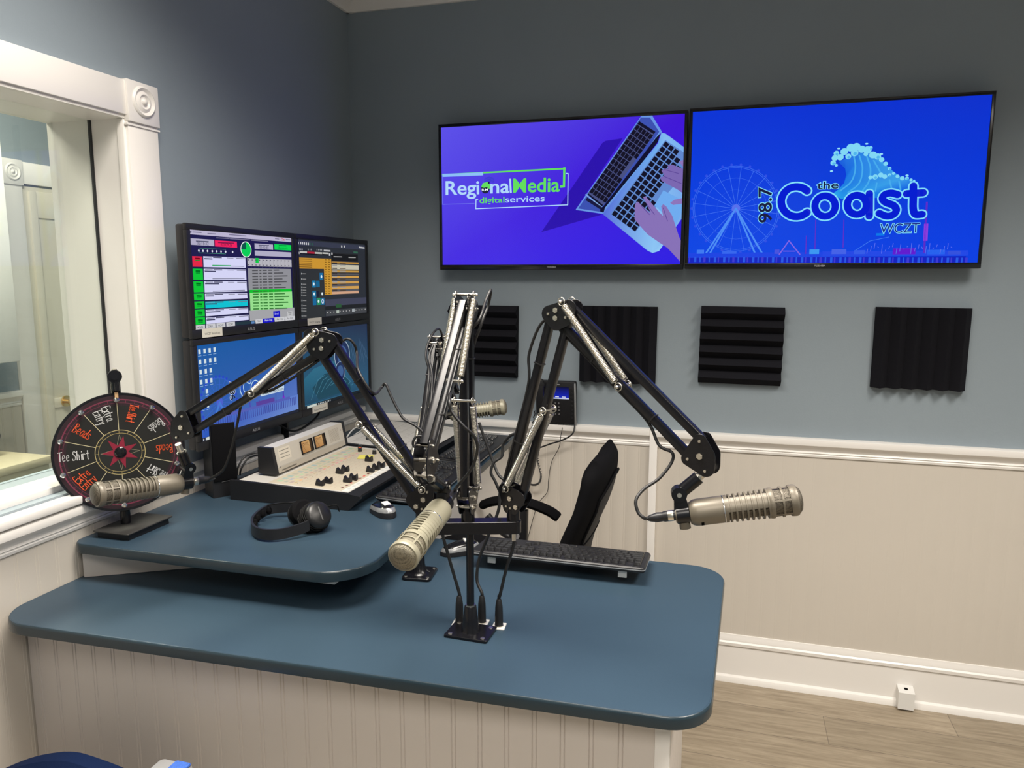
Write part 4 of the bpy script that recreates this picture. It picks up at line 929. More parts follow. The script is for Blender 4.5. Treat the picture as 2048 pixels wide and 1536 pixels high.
for x, y in ((.440, -1.082), (.450, -1.052), (.430, -.945), (.431, -.914), (.498, -1.022), (.502, -.992), (.509, -.893), (.513, -.861), (.515, -.829), (.444, -.775)):
    base = pts[0]+ux*((x-.185)/.367)+uy*((y+1.118)/.512)
    Fk = F.copy(); Fk.translation = base+nn*.0006; b = MB()
    b.prism(round_poly([(-.013, -.008), (.013, -.008), (.013, .008), (-.013, .008)], .004, 3), 0, .005, Fk)
    b.prism([(-.013, 0), (-.009, .016), (-.002, .009), (.004, .009), (.011, .016), (.013, 0)][::-1], -.0065, .0065, Fk @ MX(((1, 0, 0, 0), (0, 0, 1, 0), (0, 1, 0, .003), (0, 0, 0, 1)))); build(b, 'fader_knob', M_black, R)
for x, y, c in ((.353, -.664, M_orange), (.415, -.676, M_silver), (.330, -.62, M_silver)):
    base = pts[0]+ux*((x-.185)/.367)+uy*((y+1.118)/.512); b = MB(); b.cyl(base, base+nn*.014, .008, .0065, 18); k_ = build(b, 'rotary_knob', M_black, R); b = MB(); b.cyl(base+nn*.0142, base+nn*.0148, .0055, n=16); sub(b, 'knob_cap', c, k_)
# meter bridge
BX0, BX1, BZ0, BZ1 = .214, .262, 1.032, 1.108; by0, by1 = -1.040, -.618
br = [(BX0+.01, BZ0-.004), (BX1+.010, BZ0-.004), (BX1-.006, BZ1), (BX0, BZ1), (BX0, BZ0)]
b = MB(); xz(b, br, by0, by1); bridge = build(b, 'meter_bridge', M_lgrey, R)
for ya in (by0-.014, by1): b = MB(); xz(b, [(x+(.002 if x > .22 else -.004), z+(.003 if z > 1.1 else -.001)) for x, z in br], ya, ya+.014); sub(b, 'bridge_end', M_black, bridge, label='black end block')
fa = V((BX1+.010, by0, BZ0-.004)); fu = V((0, by1-by0, 0)); fv = V((-.016, 0, BZ1-BZ0+.004)); nrm = fu.cross(fv).normalized()
F2 = MX((fu.normalized(), fv.normalized(), nrm)).transposed().to_4x4(); F2.translation = fa+nrm*.0004
W2, H2 = fu.length, fv.length
A = Art(F2, W2, H2); A.rect((0, .0), (1, .76), (196, 190, 178), uv=True); A.rect((0, .78), (1, 1), (178, 170, 156), uv=True); A.rect((.045, .10), (.20, .58), (214, 206, 190), uv=True); A.lay()
for j, tx in enumerate(('CH 1 STUDIO', 'CH 2 STUDIO', 'CH 3 BOOTH')): dashes(A, .06, .2+j*.13, .18, .2+j*.13, (120, 116, 108), .002, j, uv=True)
A.text('ON AIR', (.05, .93), (.22, .93), .006, (96, 90, 80), uv=True) if False else dashes(A, .05, .92, .24, .92, (110, 104, 92), .004, 9, uv=True)
A.lay()
for i in range(9):
    for j in range(12): A.rect((.775+i*.017, .14+j*.045), (.785+i*.017, .16+j*.045), (150, 140, 120), uv=True, lay=False)
for x, y in ((.03, .78), (.965, .30)): A.circ((x, y), .0022, (30, 30, 30), uv=True, n=10, lay=False)
build(A.mb, 'printed_legend', M_print, bridge)
for u0, u1 in ((.335, .505), (.530, .700)):
    b = MB()
    for a, c in (((u0*W2, .34*H2), (u1*W2, .37*H2)), ((u0*W2, .83*H2), (u1*W2, .86*H2)), ((u0*W2, .34*H2), (u0*W2+.004, .86*H2)), ((u1*W2-.004, .34*H2), (u1*W2, .86*H2))): b.box((a[0], a[1], 0), (c[0], c[1], .004))
    b.v = [F2 @ p for p in b.v]; vm = build(b, 'level_meter', M_blackg, R)
    A = Art(F2 @ MX.Translation((u0*W2+.004, .37*H2, .001)), (u1-u0)*W2-.008, .46*H2)
    am = (190, 145, 90); A.rect((0, 0), (1, 1), am, uv=True, cols=[(186, 140, 88), (205, 165, 108), (190, 140, 84), (160, 112, 64)]); A.rect((.80, 0), (1, 1), (60, 44, 28), uv=True)
    A.line([(.06, .55), (.2, .36), (.4, .28), (.6, .36), (.76, .55)], .0008, (60, 40, 20), uv=True); A.line([(.4, 1), (.14, .32)], .0007, (40, 20, 10), uv=True); dashes(A, .1, .2, .7, .2, (110, 70, 40), .0015, 2, uv=True)
    sub(A.mb, 'meter_dial', M_screen, vm)
# second console section
R = empty('console_extension', (.4, -.37, UZ)); tag(R, 'light grey console section beyond the meters with black rim', 'console')
b = MB(); xz(b, [(.215, UZ), (.560, UZ), (.585, 1.004), (.560, 1.012), (.215, 1.026)], -.588, -.14); build(b, 'chassis', M_black, R)
b = MB(); b.prism([(0, 0), (.345, 0), (.345, .42), (0, .42)], 0, .0012, MX.Translation((.222, -.575, 1.0262)) @ MX.Rotation(math.radians(2.3), 4, 'Y')); build(b, 'control_plate', M_lgrey, R)
A = Art(MX.Translation((.222, -.575, 1.0276)) @ MX.Rotation(math.radians(2.3), 4, 'Y'), .345, .42)
for i in range(6): A.line([(.12+i*.14, .04), (.12+i*.14, .96)], .0008, (110, 106, 96), uv=True)
for i in range(18): dashes(A, .1, .05+i*.05, .8, .05+i*.05, (130, 126, 112), .0012, i, uv=True)
build(A.mb, 'printed_legend', M_print, R)
for x, y in ((.30, -.50), (.36, -.50)): b = MB(); b.cyl((x, y, 1.020), (x, y, 1.040), .007, .006); build(b, 'rotary_knob', M_black, R)

# ---- keyboards
KEYROWS = [(.0, [1, -1, 1, 1, 1, 1, -.5, 1, 1, 1, 1, -.5, 1, 1, 1, 1, -.3, 1, 1, 1, -.3, 1, 1, 1, 1]), (1.35, [1]*13+[2, -.3, 1, 1, 1, -.3, 1, 1, 1, 1]), (2.35, [1.5]+[1]*12+[1.5, -.3, 1, 1, 1, -.3, 1, 1, 1, 1]), (3.35, [1.75]+[1]*11+[2.25, -3.6, 1, 1, 1]), (4.35, [2.25]+[1]*10+[2.75, -1.3, 1, -1.3, 1, 1, 1, 1]), (5.35, [1.25, 1.25, 1.25, 6, 1.25, 1.25, 1.25, 1.5, -.3, 1, 1, 1, -.3, 2, 1])]
_km = {}
def keycap(w_):
    k_ = round(w_, 2)
    if k_ not in _km:
        m = MB(); p = .0187; a = w_*p/2-.0008; h_ = p/2-.0008
        m.prism(rrect(-a, -h_, a, h_, .002, 2), 0, .002)
        lo = rrect(-a, -h_, a, h_, .002, 2); hi = rrect(-a+.0022, -h_+.003, a-.0022, h_-.0012, .002, 2); n = len(lo)
        m.add([(x, y, .002) for x, y in lo]+[(x, y, .0078) for x, y in hi], [(i, (i+1) % n, n+(i+1) % n, n+i) for i in range(n)]+[tuple(range(n, 2*n))])
        me = bpy.data.meshes.new('key'); me.from_pydata([tuple(v) for v in m.v], [], m.f); me.materials.append(M_keys)
        me.polygons.foreach_set('use_smooth', [True]*len(me.polygons)); me.set_sharp_from_angle(angle=.6); _km[k_] = me
    return _km[k_]
M_keys = mat('key_plastic', (.020, .020, .022), .28, spec=.55)
def keyboard(label, M, feet=False, tilt=math.radians(3)):
    R = empty('computer_keyboard', M=M); tag(R, label, 'keyboard', 'black computer keyboards')
    L, D = 23.3*.0187, 6.35*.0187; x0, x1, y0, y1 = -.012, L+.012, -.026, D+.016
    lift = .013 if feet else 0
    T = MX.Translation((0, 0, .004+lift*.2)) @ MX.Rotation(tilt if not feet else math.radians(6), 4, 'X'); TI = T
    def put(b, name, m, par=R, **k): b.v = [T @ p for p in b.v]; return build(b, name, m, par, world=False, **k)
    b = MB(); b.prism(round_poly([(x0, y0), (x1, y0), (x1, y1), (x0, y1)], .012, 4), 0, .014, bev=.003); body = put(b, 'body', M_black)
    b = MB(); rr = round_poly([(x0-.001, y0-.001), (x1+.001, y0-.001), (x1+.001, y1+.001), (x0-.001, y1+.001)], .012, 4); b.prism(rr, .006, .0085); put(b, 'rim_strip', M_silver, label='silver rim strip')
    n = 0
    for yr, row in KEYROWS:
        x = 0
        for w_ in row:
            if w_ < 0: x += -w_; continue
            if n < 104:
                o = bpy.data.objects.new('key', keycap(w_)); COL.objects.link(o); o.parent = R; o.matrix_local = T @ MX.Translation(((x+w_/2)*.0187, D-(yr+.5)*.0187, .0135)); n += 1
            x += w_
    b = MB()
    for x in (.05, L-.05):
        b.box((x-.009, y1-.030, -.002 if not feet else -.016), (x+.009, y1-.022, .002), .001)
    b2 = MB()
    T_ = T
    if feet:
        for x in (.045, L-.045):
            b2 = MB(); b2.box((x-.011, y1-.02, -.019), (x+.011, y1-.014, .001), .001); b2.v = [T_ @ p for p in b2.v]; build(b2, 'foot', M_whitep, R, world=False, label='white fold-out foot')
    return R
def place(o0, xdir, tilt=0):
    x = V(xdir).normalized(); z = V((0, 0, 1)); y = z.cross(x); m = MX((x, y, z)).transposed().to_4x4(); m.translation = V(o0); return m
keyboard('black keyboard on the upper desk between the console and silver mouse', place((.735, -1.035, UZ), (-.02, 1, 0)))
keyboard('black keyboard at the far end of the upper desk by the wall', place((.728, -.555, UZ), (-.02, 1, 0)))
# the third one turns its back to the camera
kr = keyboard('black keyboard on the lower desk with white fold-out feet', place((1.402, -1.075, DZ+.0165), (-1, -.004, 0)), feet=True)

# ---- mice
def mouse(loc, rz, label, left):
    R = empty('computer_mouse', loc, rz); tag(R, label, 'mouse', 'silver and black computer mice')
    def shell(j0, j1, m, name, grow=0, cap=False, **k_):
        sx, sy, z0, z1, n, k = .0315+grow, .058+grow, .001, .0345+grow, 28, 20; b = MB(); vs = []; fs = []
        for j in range(j0, j1+1):
            ph = j/k*PI/2
            for i in range(n):
                a = 2*PI*i/n; r = math.cos(ph)**.7 if j < k else 0; x = sx*r*math.cos(a); y = sy*r*math.sin(a)
                x *= 1-.13*math.cos(PI*y/sy/2)**4; vs.append((x, y, z0+(z1-z0)*math.sin(ph)**.8*(1-.22*y/sy)))
        m_ = j1-j0
        for j in range(m_):
            for i in range(n): fs.append((j*n+i, j*n+(i+1) % n, (j+1)*n+(i+1) % n, (j+1)*n+i))
        if cap: fs.append(tuple(range(n-1, -1, -1)))
        b.add(vs, fs); return build(b, name, m, R, world=False, angle=60, **k_)
    shell(0, 4, M_black, 'base', cap=True); shell(4, 9, M_silver, 'side_band', .0004); shell(9, 20, M_blackg, 'top_shell')
    b = MB(); b.cyl((-.0035, .030, .021), (.0035, .030, .021), .009, n=16); build(b, 'scroll_wheel', M_rubber, R, world=False)
    b = MB(); F = MX.Translation((0, -.022, .0372)) @ MX.Rotation(math.radians(9), 4, 'X'); b.box((-.010, -.012, -.004), (.010, .012, .0006), .0005); b.v = [F @ p for p in b.v]; build(b, 'paper_label', M_whitep, R, world=False, label='white paper label')
    return R
mouse((.668, -1.133, UZ), math.radians(52), 'silver and black mouse on the upper desk beside the headphones', 1)
mouse((.893, -1.112, DZ), math.radians(125), 'silver and black mouse on the lower desk behind the pole', 1)

# ---- headphones
R = empty('headphones', (.45, -1.27, UZ)); tag(R, 'black headphones lying on the upper desk wrapped in their cord', 'headphones')
hb = [ON(x, y, 2, z) for x, y, z in ((618, 1012, 1.0), (575, 1014, .995), (535, 1020, .99), (508, 1040, .985), (506, 1058, .985), (525, 1068, .985), (560, 1068, .985), (600, 1058, .99), (618, 1050, .995))]
q = spline(hb, 7); b = MB()
for wz, th, name, m in ((.014, .0030, 'headband', M_black),):
    T = []; vs = []; fs = []
    for i, p in enumerate(q):
        d = (q[min(i+1, len(q)-1)]-q[max(0, i-1)]).normalized(); nx = V((0, 0, 1)).cross(d).normalized()
        for a, c in ((-th, -wz), (th, -wz), (th, wz), (-th, wz)): vs.append(p+nx*a+V((0, 0, c)))
    for i in range(len(q)-1):
        for k in range(4): fs.append((i*4+k, i*4+(k+1) % 4, (i+1)*4+(k+1) % 4, (i+1)*4+k))
    fs += [(3, 2, 1, 0), tuple((len(q)-1)*4+k for k in range(4))]
    b.add(vs, fs); build(b, name, m, R)
b = MB(); qq = q[14:42]
for i in range(0, len(qq)-1, 3):
    d = (qq[i+1]-qq[i]).normalized(); nx = V((0, 0, 1)).cross(d).normalized(); cc = sum(hb, V())/len(hb)
    if (cc-qq[i]).dot(nx) < 0: nx = -nx
    b.ball(qq[i]+nx*.006, .0078, 10, (1, 1, 1.4))
build(b, 'headband_pad', M_fabric, R)
M_cup = mat('headphone_shell', (.010, .010, .011), .36); M_cord = mat('thin_cord', (.006, .006, .006), .7, spec=.2)
def cup(c, ax, rad, name):
    F = frame(c, ax); b = MB()
    b.lathe([(rad*.80, -.026), (rad, -.020), (rad*1.02, -.006), (rad, 0)], F, 28); pd = build(b, 'ear_pad', M_fabric, R)
    b = MB(); b.lathe([(rad*.97, 0), (rad*1.0, .003), (rad*.97, .010), (rad*.86, .015), (rad*.70, .018), (0, .019)], F, 28); cp = build(b, name, M_cup, R)
    b = MB(); b.box((-rad*.5, -.0018, .0180), (rad*.5, .0018, .0193), .0004); b.v = [F @ p if False else p for p in b.v]; b.v = [F @ p for p in b.v]; sub(b, 'cup_stripe', mat('stripe_grey', (.09, .09, .09), .5), cp)
    return F
e1 = ON(633, 1032, 2, 1.008); e2 = ON(606, 1026, 2, 1.008)
d_ = (cr*.62-cf*.55+V((0, 0, .42))).normalized()
Fc = cup(e1+d_*.004, d_, .037, 'ear_cup'); cup(e2-d_*.010, -d_, .036, 'ear_cup')
A = Art(Fc @ MX.Rotation(math.radians(180), 4, 'Z') @ MX.Translation((-.02, -.006, .0284)), .04, .012)
b = MB()
for k in range(9):
    a0 = k*.35; rr_ = .0385+.0012*math.sin(k*2.1); c0 = e1-d_*(.030-.0042*k*1.0)
    Fx = frame(c0, d_+cu*.12*math.sin(k)+cr*.10*math.cos(k*1.7)); b.tube([Fx @ V(((rr_)*math.cos(t*2*PI/28), rr_*1.02*math.sin(t*2*PI/28), .002*math.sin(t*.9+k))) for t in range(28)], .0015, 6, closed=True)
b.tube(spline([e1+cr*.03+cu*.025, e1+cr*.055+cu*.03-cf*.01, e1+cr*.06+cu*.012], 6), .0016, 6)
b.tube(spline([hb[2]+V((0, 0, .014)), (hb[2]+e1)/2+V((0, 0, .028)), e1-cr*.02+V((0, 0, .012)), e1+V((0, 0, -.028))], 8), .0016, 6)
build(b, 'wrapped_cord', M_cord, R)

# ---- desk phone on the wall
PX0, PX1, PZ0, PZ1 = .838, 1.008, 1.033, 1.215
R = empty('wall_telephone', (.92, 0, 1.12)); tag(R, 'black office telephone mounted on the blue wall above the chair rail', 'telephone')
def tl(y, z): return y
F = MX.Translation((PX0, -.030, PZ0)) @ MX.Rotation(math.radians(8), 4, 'X') @ MX(((1, 0, 0, 0), (0, 0, -1, 0), (0, 1, 0, 0), (0, 0, 0, 1)))  # local x right, y up, z out
w_, h_ = PX1-PX0, PZ1-PZ0
def loc(b): b.v = [F @ p for p in b.v]; return b
b = MB(); b.box((0, 0, -.012), (w_, h_, .012), .006); build(loc(b), 'body', M_black, R)
b = MB(); b.box((.02, .04, -.036), (w_-.02, h_-.05, -.012), .003); build(loc(b), 'wall_bracket', M_black, R)
b = MB(); b.box((w_-.008, .004, -.006), (w_-.001, h_-.006, .0145), .002); build(loc(b), 'side_strip', M_silver, R, label='silver side strip')
b = MB(); b.box((.008, .02, .012), (.040, h_+.012, .034), .010); b.ball((.024, h_-.012, .020), .021, 14, (1, 1.1, .7)); b.ball((.024, .03, .020), .021, 14, (1, 1.1, .7)); build(loc(b), 'handset', M_black, R)
A = Art(F @ MX.Translation((.046, .108, .0122)), w_-.046-.030, .052); A.rect((0, 0), (1, 1), (8, 10, 20), uv=True, cols=[(8, 10, 26), (8, 10, 26), (20, 40, 190), (20, 40, 190)]); A.rect((0, .90), (1, 1), (190, 200, 230), uv=True); A.lay()
for i in range(3): A.rect((.1+i*.3, .80), (.26+i*.3, .86), (220, 225, 240), uv=True, lay=False)
build(A.mb, 'screen', M_screen, R)
A = Art(F @ MX.Translation((.046, .165, .0122)), .06, .012); A.text('Polycom', (.30, .8), (.95, .8), .0055, (190, 190, 192), uv=True); A.circ((.15, .5), .003, (150, 40, 40), uv=True); build(A.mb, 'maker_lettering', M_print, R)
for j in range(4):
    for i in range(3):
        b = MB(); x = .062+i*.0155; y = .086-j*.0155; b.box((x, y, .012), (x+.011, y+.009, .0142), .001); k_ = build(loc(b), 'key', M_keys, R)
        A = Art(F @ MX.Translation((x, y, .0143)), .011, .009); A.text('123456789*0#'[j*3+i], (.38, .85), (.62, .85), .0062, (200, 200, 200), .01, uv=True); build(A.mb, 'key_digit', M_print, k_)
for j in range(8): b = MB(); b.cyl((w_-.018, .03+j*.017, .012), (w_-.018, .03+j*.017, .0145), .0045, n=12); build(loc(b), 'button', M_keys, R)
ph = lambda px_, py_, y=-.03: ON(px_, py_, 1, y)
b = MB(); b.tube(spline([ph(1150, 838), ph(1146, 866, -.06), ph(1125, 880, -.06), ph(1100, 888, -.055), ph(1078, 896, -.05)], 8), .0032, 8)
q = spline([ph(1078, 896, -.05), ph(1076, 920, -.05), ph(1082, 950, -.05), ph(1078, 966, -.05), ph(1066, 970, -.05), ph(1056, 962, -.05), ph(1052, 930, -.05), ph(1060, 880, -.05), ph(1070, 820, -.04)], 24)
b.tube([p+V((.0032*math.cos(i*1.5), .0032*math.sin(i*1.5)*.6, .0032*math.sin(i*1.5))) for i, p in enumerate(q)], .0022, 6); build(b, 'handset_cord', M_rubber, R)
b = MB(); b.tube(spline([ph(1127, 846), ph(1122, 870, -.04), ph(1118, 895, -.03), ph(1103, 925, -.02), ph(1097, 960, -.02), ph(1094, 985, -.02), ph(1075, 1010, -.02), ph(1060, 1060, -.02), ph(1050, 1100, -.02)], 8), .0014, 6)
build(b, 'line_cord', M_rubber, R)

# ---- office chair behind the desks
CYc = -.66
R = empty('office_chair', (1.00, CYc, 0)); tag(R, 'black mesh office chair behind the lower desk, facing the console', 'office chair')
BY0, BY1 = -.865, -.445
BXT = ((.50, 1.10), (.65, 1.122), (.75, 1.138), (.83, 1.162), (.92, 1.200), (1.0, 1.220), (1.08, 1.228), (1.2, 1.232))
def bx(z):
    for (a, p), (c, q_) in zip(BXT, BXT[1:]):
        if z <= c: t = (z-a)/(c-a); return p+(q_-p)*t
    return BXT[-1][1]
def sect(z, w_, th, n=36):
    o = []; cy = (BY0+BY1)/2
    for i in range(n):
        a = 2*PI*i/n; c, s_ = math.cos(a), math.sin(a); y = math.copysign(abs(c)**.55, c)*w_; x = math.copysign(abs(s_)**.8, s_)*th
        o.append((bx(z)+x-.022*(y/.21)**2, cy+y, z))
    return o
b = MB(); lv = []
for k_ in range(32):
    z = .56+k_*(1.080-.56)/31; t = (z-.56)/(1.080-.56); w_ = .212*(1-.10*abs(t-.62)**1.4)
    if t > .84: q_ = (t-.84)/.16; w_ *= max(.62, (1-q_**4))**.5
    th = .036*(1 if t < .88 else max(.10, 1-((t-.88)/.12)**3)**.5)
    lv.append(sect(z, w_, th))
n = len(lv[0]); b.add([p for l in lv for p in l], [(j*n+i, j*n+(i+1) % n, (j+1)*n+(i+1) % n, (j+1)*n+i) for j in range(len(lv)-1) for i in range(n)]+[tuple(range(n-1, -1, -1)), tuple((len(lv)-1)*n+i for i in range(n))])
build(b, 'backrest', M_fabric, R, angle=70)
def bsurf(u, z, off): y = (BY0+BY1)/2+u; return V((bx(z)+.036*(1-(abs(u)/.205)**6)+off-.022*(u/.21)**2, y, z))
b = MB(); NU, NZ = 12, 12; g = []
def ztop(u): return 1.012-.06*(abs(u)/.15)**2.5
for j in range(NZ+1):
    for i in range(NU+1): u = -.15+.30*i/NU; z = .60+(ztop(u)-.60)*j/NZ; g.append(bsurf(u, z, .0035))
b.add(g, [(j*(NU+1)+i, j*(NU+1)+i+1, (j+1)*(NU+1)+i+1, (j+1)*(NU+1)+i) for j in range(NZ) for i in range(NU)]); build(b, 'mesh_panel', M_cmesh, R, angle=80)
b = MB(); edge = [bsurf(-.15, .60+i*.04, .004) for i in range(10)]+[bsurf(-.15+.30*i/14, ztop(-.15+.30*i/14), .004) for i in range(15)]+[bsurf(.15, .96-i*.04, .004) for i in range(10)]
b.tube(edge, .0042, 6); b.tube([bsurf(-.15+.30*i/10, .80+.02*math.sin(PI*i/10), .004) for i in range(11)], .003, 6); build(b, 'piping', M_fabric, R)
for yy, nm in ((-.45, 1), (-.885, 2)):
    dy = 0 if nm == 1 else 0
    ap = [ON(x, y, 1, -.45) for x, y in ((962, 1011), (985, 1003), (1022, 1000), (1060, 1007), (1098, 1022), (1118, 1036))]
    q = spline([V((p.x, yy, p.z)) for p in ap], 6); b = MB(); b.tube(q, [.012]+[.017]*(len(q)-2)+[.013], 12, flat=1.7, up=(0, 0, 1)); build(b, 'armrest', M_fabric, R)
    lo1 = [ON(x, y, 1, -.45) for x, y in ((1022, 1012), (1056, 1020), (1058, 1110), (1030, 1110))]
    b = MB(); F = MX(((1, 0, 0, 0), (0, 0, -1, yy+.012), (0, 1, 0, 0), (0, 0, 0, 1)))
    zb = .50; pl = [(p.x, p.z) for p in lo1]; pl[2] = (pl[2][0]-.01, zb); pl[3] = (pl[3][0]-.03, zb); pl = pl[::-1]; pl = pl[::-1]
    a_ = sum(pl[i-1][0]*pl[i][1]-pl[i][0]*pl[i-1][1] for i in range(4)); pl = pl if a_ > 0 else pl[::-1]
    b.prism(pl, 0, .024, F, bev=.004); sup = build(b, 'arm_support', M_black, R)
    br_ = [ON(x, y, 1, -.45) for x, y in ((975, 1030), (1000, 1060), (1032, 1085), (1045, 1112))]
    b = MB(); b.tube(spline([V((p.x, yy, p.z)) for p in br_], 6), .013, 10); build(b, 'arm_brace', M_black, R)
    bo = ON(1036, 1070, 1, -.45); b = MB(); b.cyl((bo.x, yy-.018, bo.z), (bo.x, yy-.012, bo.z), .010, n=18); b.cyl((bo.x, yy-.0185, bo.z), (bo.x, yy-.0178, bo.z), .004, n=8); sub(b, 'bolt', M_grey, sup)
b = MB(); b.box((.765, -.86, .47), (1.16, -.47, .56), .03); build(b, 'seat', M_fabric, R)
b = MB(); b.box((.95, -.72, .44), (1.16, -.60, .48), .01); b.tube(spline([(1.12, CYc, .46), (1.18, CYc, .50), (1.175, CYc, .60), (1.17, CYc, .68)], 6), .018, 8, flat=1.6); build(b, 'back_support', M_black, R)
b = MB(); b.cyl((1.00, CYc, .10), (1.00, CYc, .50), .026, n=20); b.cyl((1.00, CYc, .10), (1.00, CYc, .28), .034, n=20); build(b, 'gas_column', M_black, R)
for i in range(5):
    a = i*2*PI/5+.3; e = V((1.00+.24*math.cos(a), CYc+.24*math.sin(a), .075)); b = MB(); b.tube([(1.00, CYc, .13), (1.00+.1*math.cos(a), CYc+.1*math.sin(a), .115), e], [.028, .022, .016], 10); lg = build(b, 'base_leg', M_black, R)
    b = MB(); b.cyl(e+V((-.02, 0, -.048)), e+V((.02, 0, -.048)), .027, n=18); b.cyl(e+V((0, 0, -.045)), e, .008); sub(b, 'caster', M_black, lg)

# ---- blue guest chair in front of the desk
R = empty('guest_chair', (.28, -2.10, 0)); tag(R, 'navy blue upholstered chair in front of the desk at lower left', 'chair')
top = [ON(x, y, 1, -1.86) for x, y in ((-60, 1570), (12, 1536), (60, 1517), (100, 1508), (135, 1505), (170, 1510), (240, 1536), (300, 1570))]
sp = [(p.x, p.z) for p in spline(top, 4)]; x0, x1 = sp[0][0], sp[-1][0]
pl = sp+[(x1, .40), (x0, .40)]; a_ = sum(pl[i-1][0]*pl[i][1]-pl[i][0]*pl[i-1][1] for i in range(len(pl))); pl = pl if a_ > 0 else pl[::-1]
b = MB(); b.prism(pl, 0, .055, MX(((1, 0, 0, 0), (0, 0, -1, -1.845), (0, 1, 0, 0), (0, 0, 0, 1))), bev=.012); build(b, 'backrest', M_bluefab, R)
b = MB(); b.box((x0, -2.34, .40), (x1, -1.87, .47), .025); build(b, 'seat', M_bluefab, R)
for x, y in ((x0+.03, -2.32), (x1-.03, -2.32), (x0+.03, -1.88), (x1-.03, -1.88)): b = MB(); b.cyl((x, y, 0), (x, y, .41), .011, n=12); build(b, 'leg', M_grey, R)
a0 = ON(262, 1536, 1, -1.84); a1 = ON(290, 1512, 1, -1.84); ax_ = max(a1.x, x1+.012)
b = MB(); b.box((ax_-.005, -2.22, a1.z-.028), (ax_+.075, -1.83, a1.z), .010); b.box((ax_+.02, -2.20, .42), (ax_+.04, -2.16, a1.z-.02)); b.box((x1-.02, -2.19, .42), (ax_+.04, -2.165, .44)); arm_ = build(b, 'armrest', M_grey, R, label='grey armrest with blue woven pad')
b = MB(); b.box((ax_+.036, -2.20, a1.z-.004), (ax_+.073, -1.835, a1.z+.004), .004); mb_ = mesh_mat('blue_weave', (.05, .16, .62), (.01, .03, .2), 420, .7); sub(b, 'armrest_pad', mb_, arm_)
# ================================================================ microphone stand, boom arms, microphones
SB = V((1.078, -1.553, DZ)); XD = V((.95, .31, 0)).normalized(); XZ = 1.108
R = empty('microphone_stand', SB); tag(R, 'black post with crossbar bolted to the lower desk, carrying three boom arms', 'microphone stand')
XY = V((-XD.y, XD.x, 0))
F = MX((V((.995, -.03, 0)).normalized(), V((.03, .995, 0)).normalized(), V((0, 0, 1)))).transposed().to_4x4(); F.translation = SB
b = MB(); b.prism(rrect(-.049, -.036, .049, .036, .004, 3), 0, .0065, F, bev=.001); pl_ = build(b, 'base_plate', M_metalb, R)
for sx in (-1, 1):
    for sy in (-1, 1): b = MB(); b.lathe([(.0048, .0064), (.0044, .0078), (.002, .0082), (0, .0078)], F @ MX.Translation((sx*.037, sy*.026, 0)), 12); sub(b, 'screw', M_steel, pl_)
b = MB(); b.lathe([(.021, .0065), (.0195, .010), (.0165, .030), (.0130, .062), (.0118, .064)], MX.Translation(SB), 24); build(b, 'flange', M_metalb, R)
b = MB(); b.cyl(SB+V((0, 0, .06)), V((SB.x, SB.y, XZ+.03)), .0083, n=20); build(b, 'post', M_metalb, R)
b = MB(); b.cyl(SB+V((0, 0, .062)), SB+V((0, 0, .066)), .0105, n=20); build(b, 'collar', M_steel, R)
HX = .093
b = MB(); Fx = MX((XD, XY, V((0, 0, 1)))).transposed().to_4x4(); Fx.translation = V((SB.x, SB.y, XZ)); b.prism(round_poly([(-HX-.016, -.016), (HX+.016, -.016), (HX+.016, .016), (-HX-.016, .016)], .014, 5), -.015, .012, Fx, bev=.001); build(b, 'crossbar', M_metalb, R)
SOCK = []
for s in (-1, 0, 1):
    c = V((SB.x, SB.y, XZ))+XD*(HX*s)
    if s == 0: c = c-XD*.004
    b = MB(); b.cyl(c+V((0, 0, .010)), c+V((0, 0, .036)), .0145, n=24)
    sk = build(b, 'socket', M_metalb, R)
    if s: b = MB(); b.cyl(c+V((0, 0, -.034)), c+V((0, 0, -.014)), .0050, n=12); sub(b, 'lock_screw', M_steel, sk)
    SOCK.append(c+V((0, 0, .036)))
# second post
R2_ = V((.846, -1.288, DZ)); R = empty('microphone_riser', R2_); tag(R, 'short black post with square foot behind the pale microphone', 'microphone stand')
F = MX.Translation(R2_) @ MX.Rotation(.12, 4, 'Z')
b = MB(); b.prism(rrect(-.038, -.042, .038, .042, .010, 4), 0, .008, F, bev=.0012); pl_ = build(b, 'base_plate', M_metalb, R)
for sx in (-1, 1):
    for sy in (-1, 1): b = MB(); b.lathe([(.0045, .0078), (.004, .0092), (0, .0092)], F @ MX.Translation((sx*.029, sy*.031, 0)), 12); sub(b, 'screw', M_steel, pl_)
b = MB(); b.lathe([(.026, .008), (.018, .014), (.0135, .030), (.012, .062)], MX.Translation(R2_), 24); build(b, 'flange', M_metalb, R)
b = MB(); b.cyl(R2_+V((0, 0, .05)), R2_+V((0, 0, .222)), .0085, n=18); b.cyl(R2_+V((0, 0, .215)), R2_+V((0, 0, .245)), .014, n=20); build(b, 'post', M_metalb, R)
RS = R2_+V((0, 0, .245))

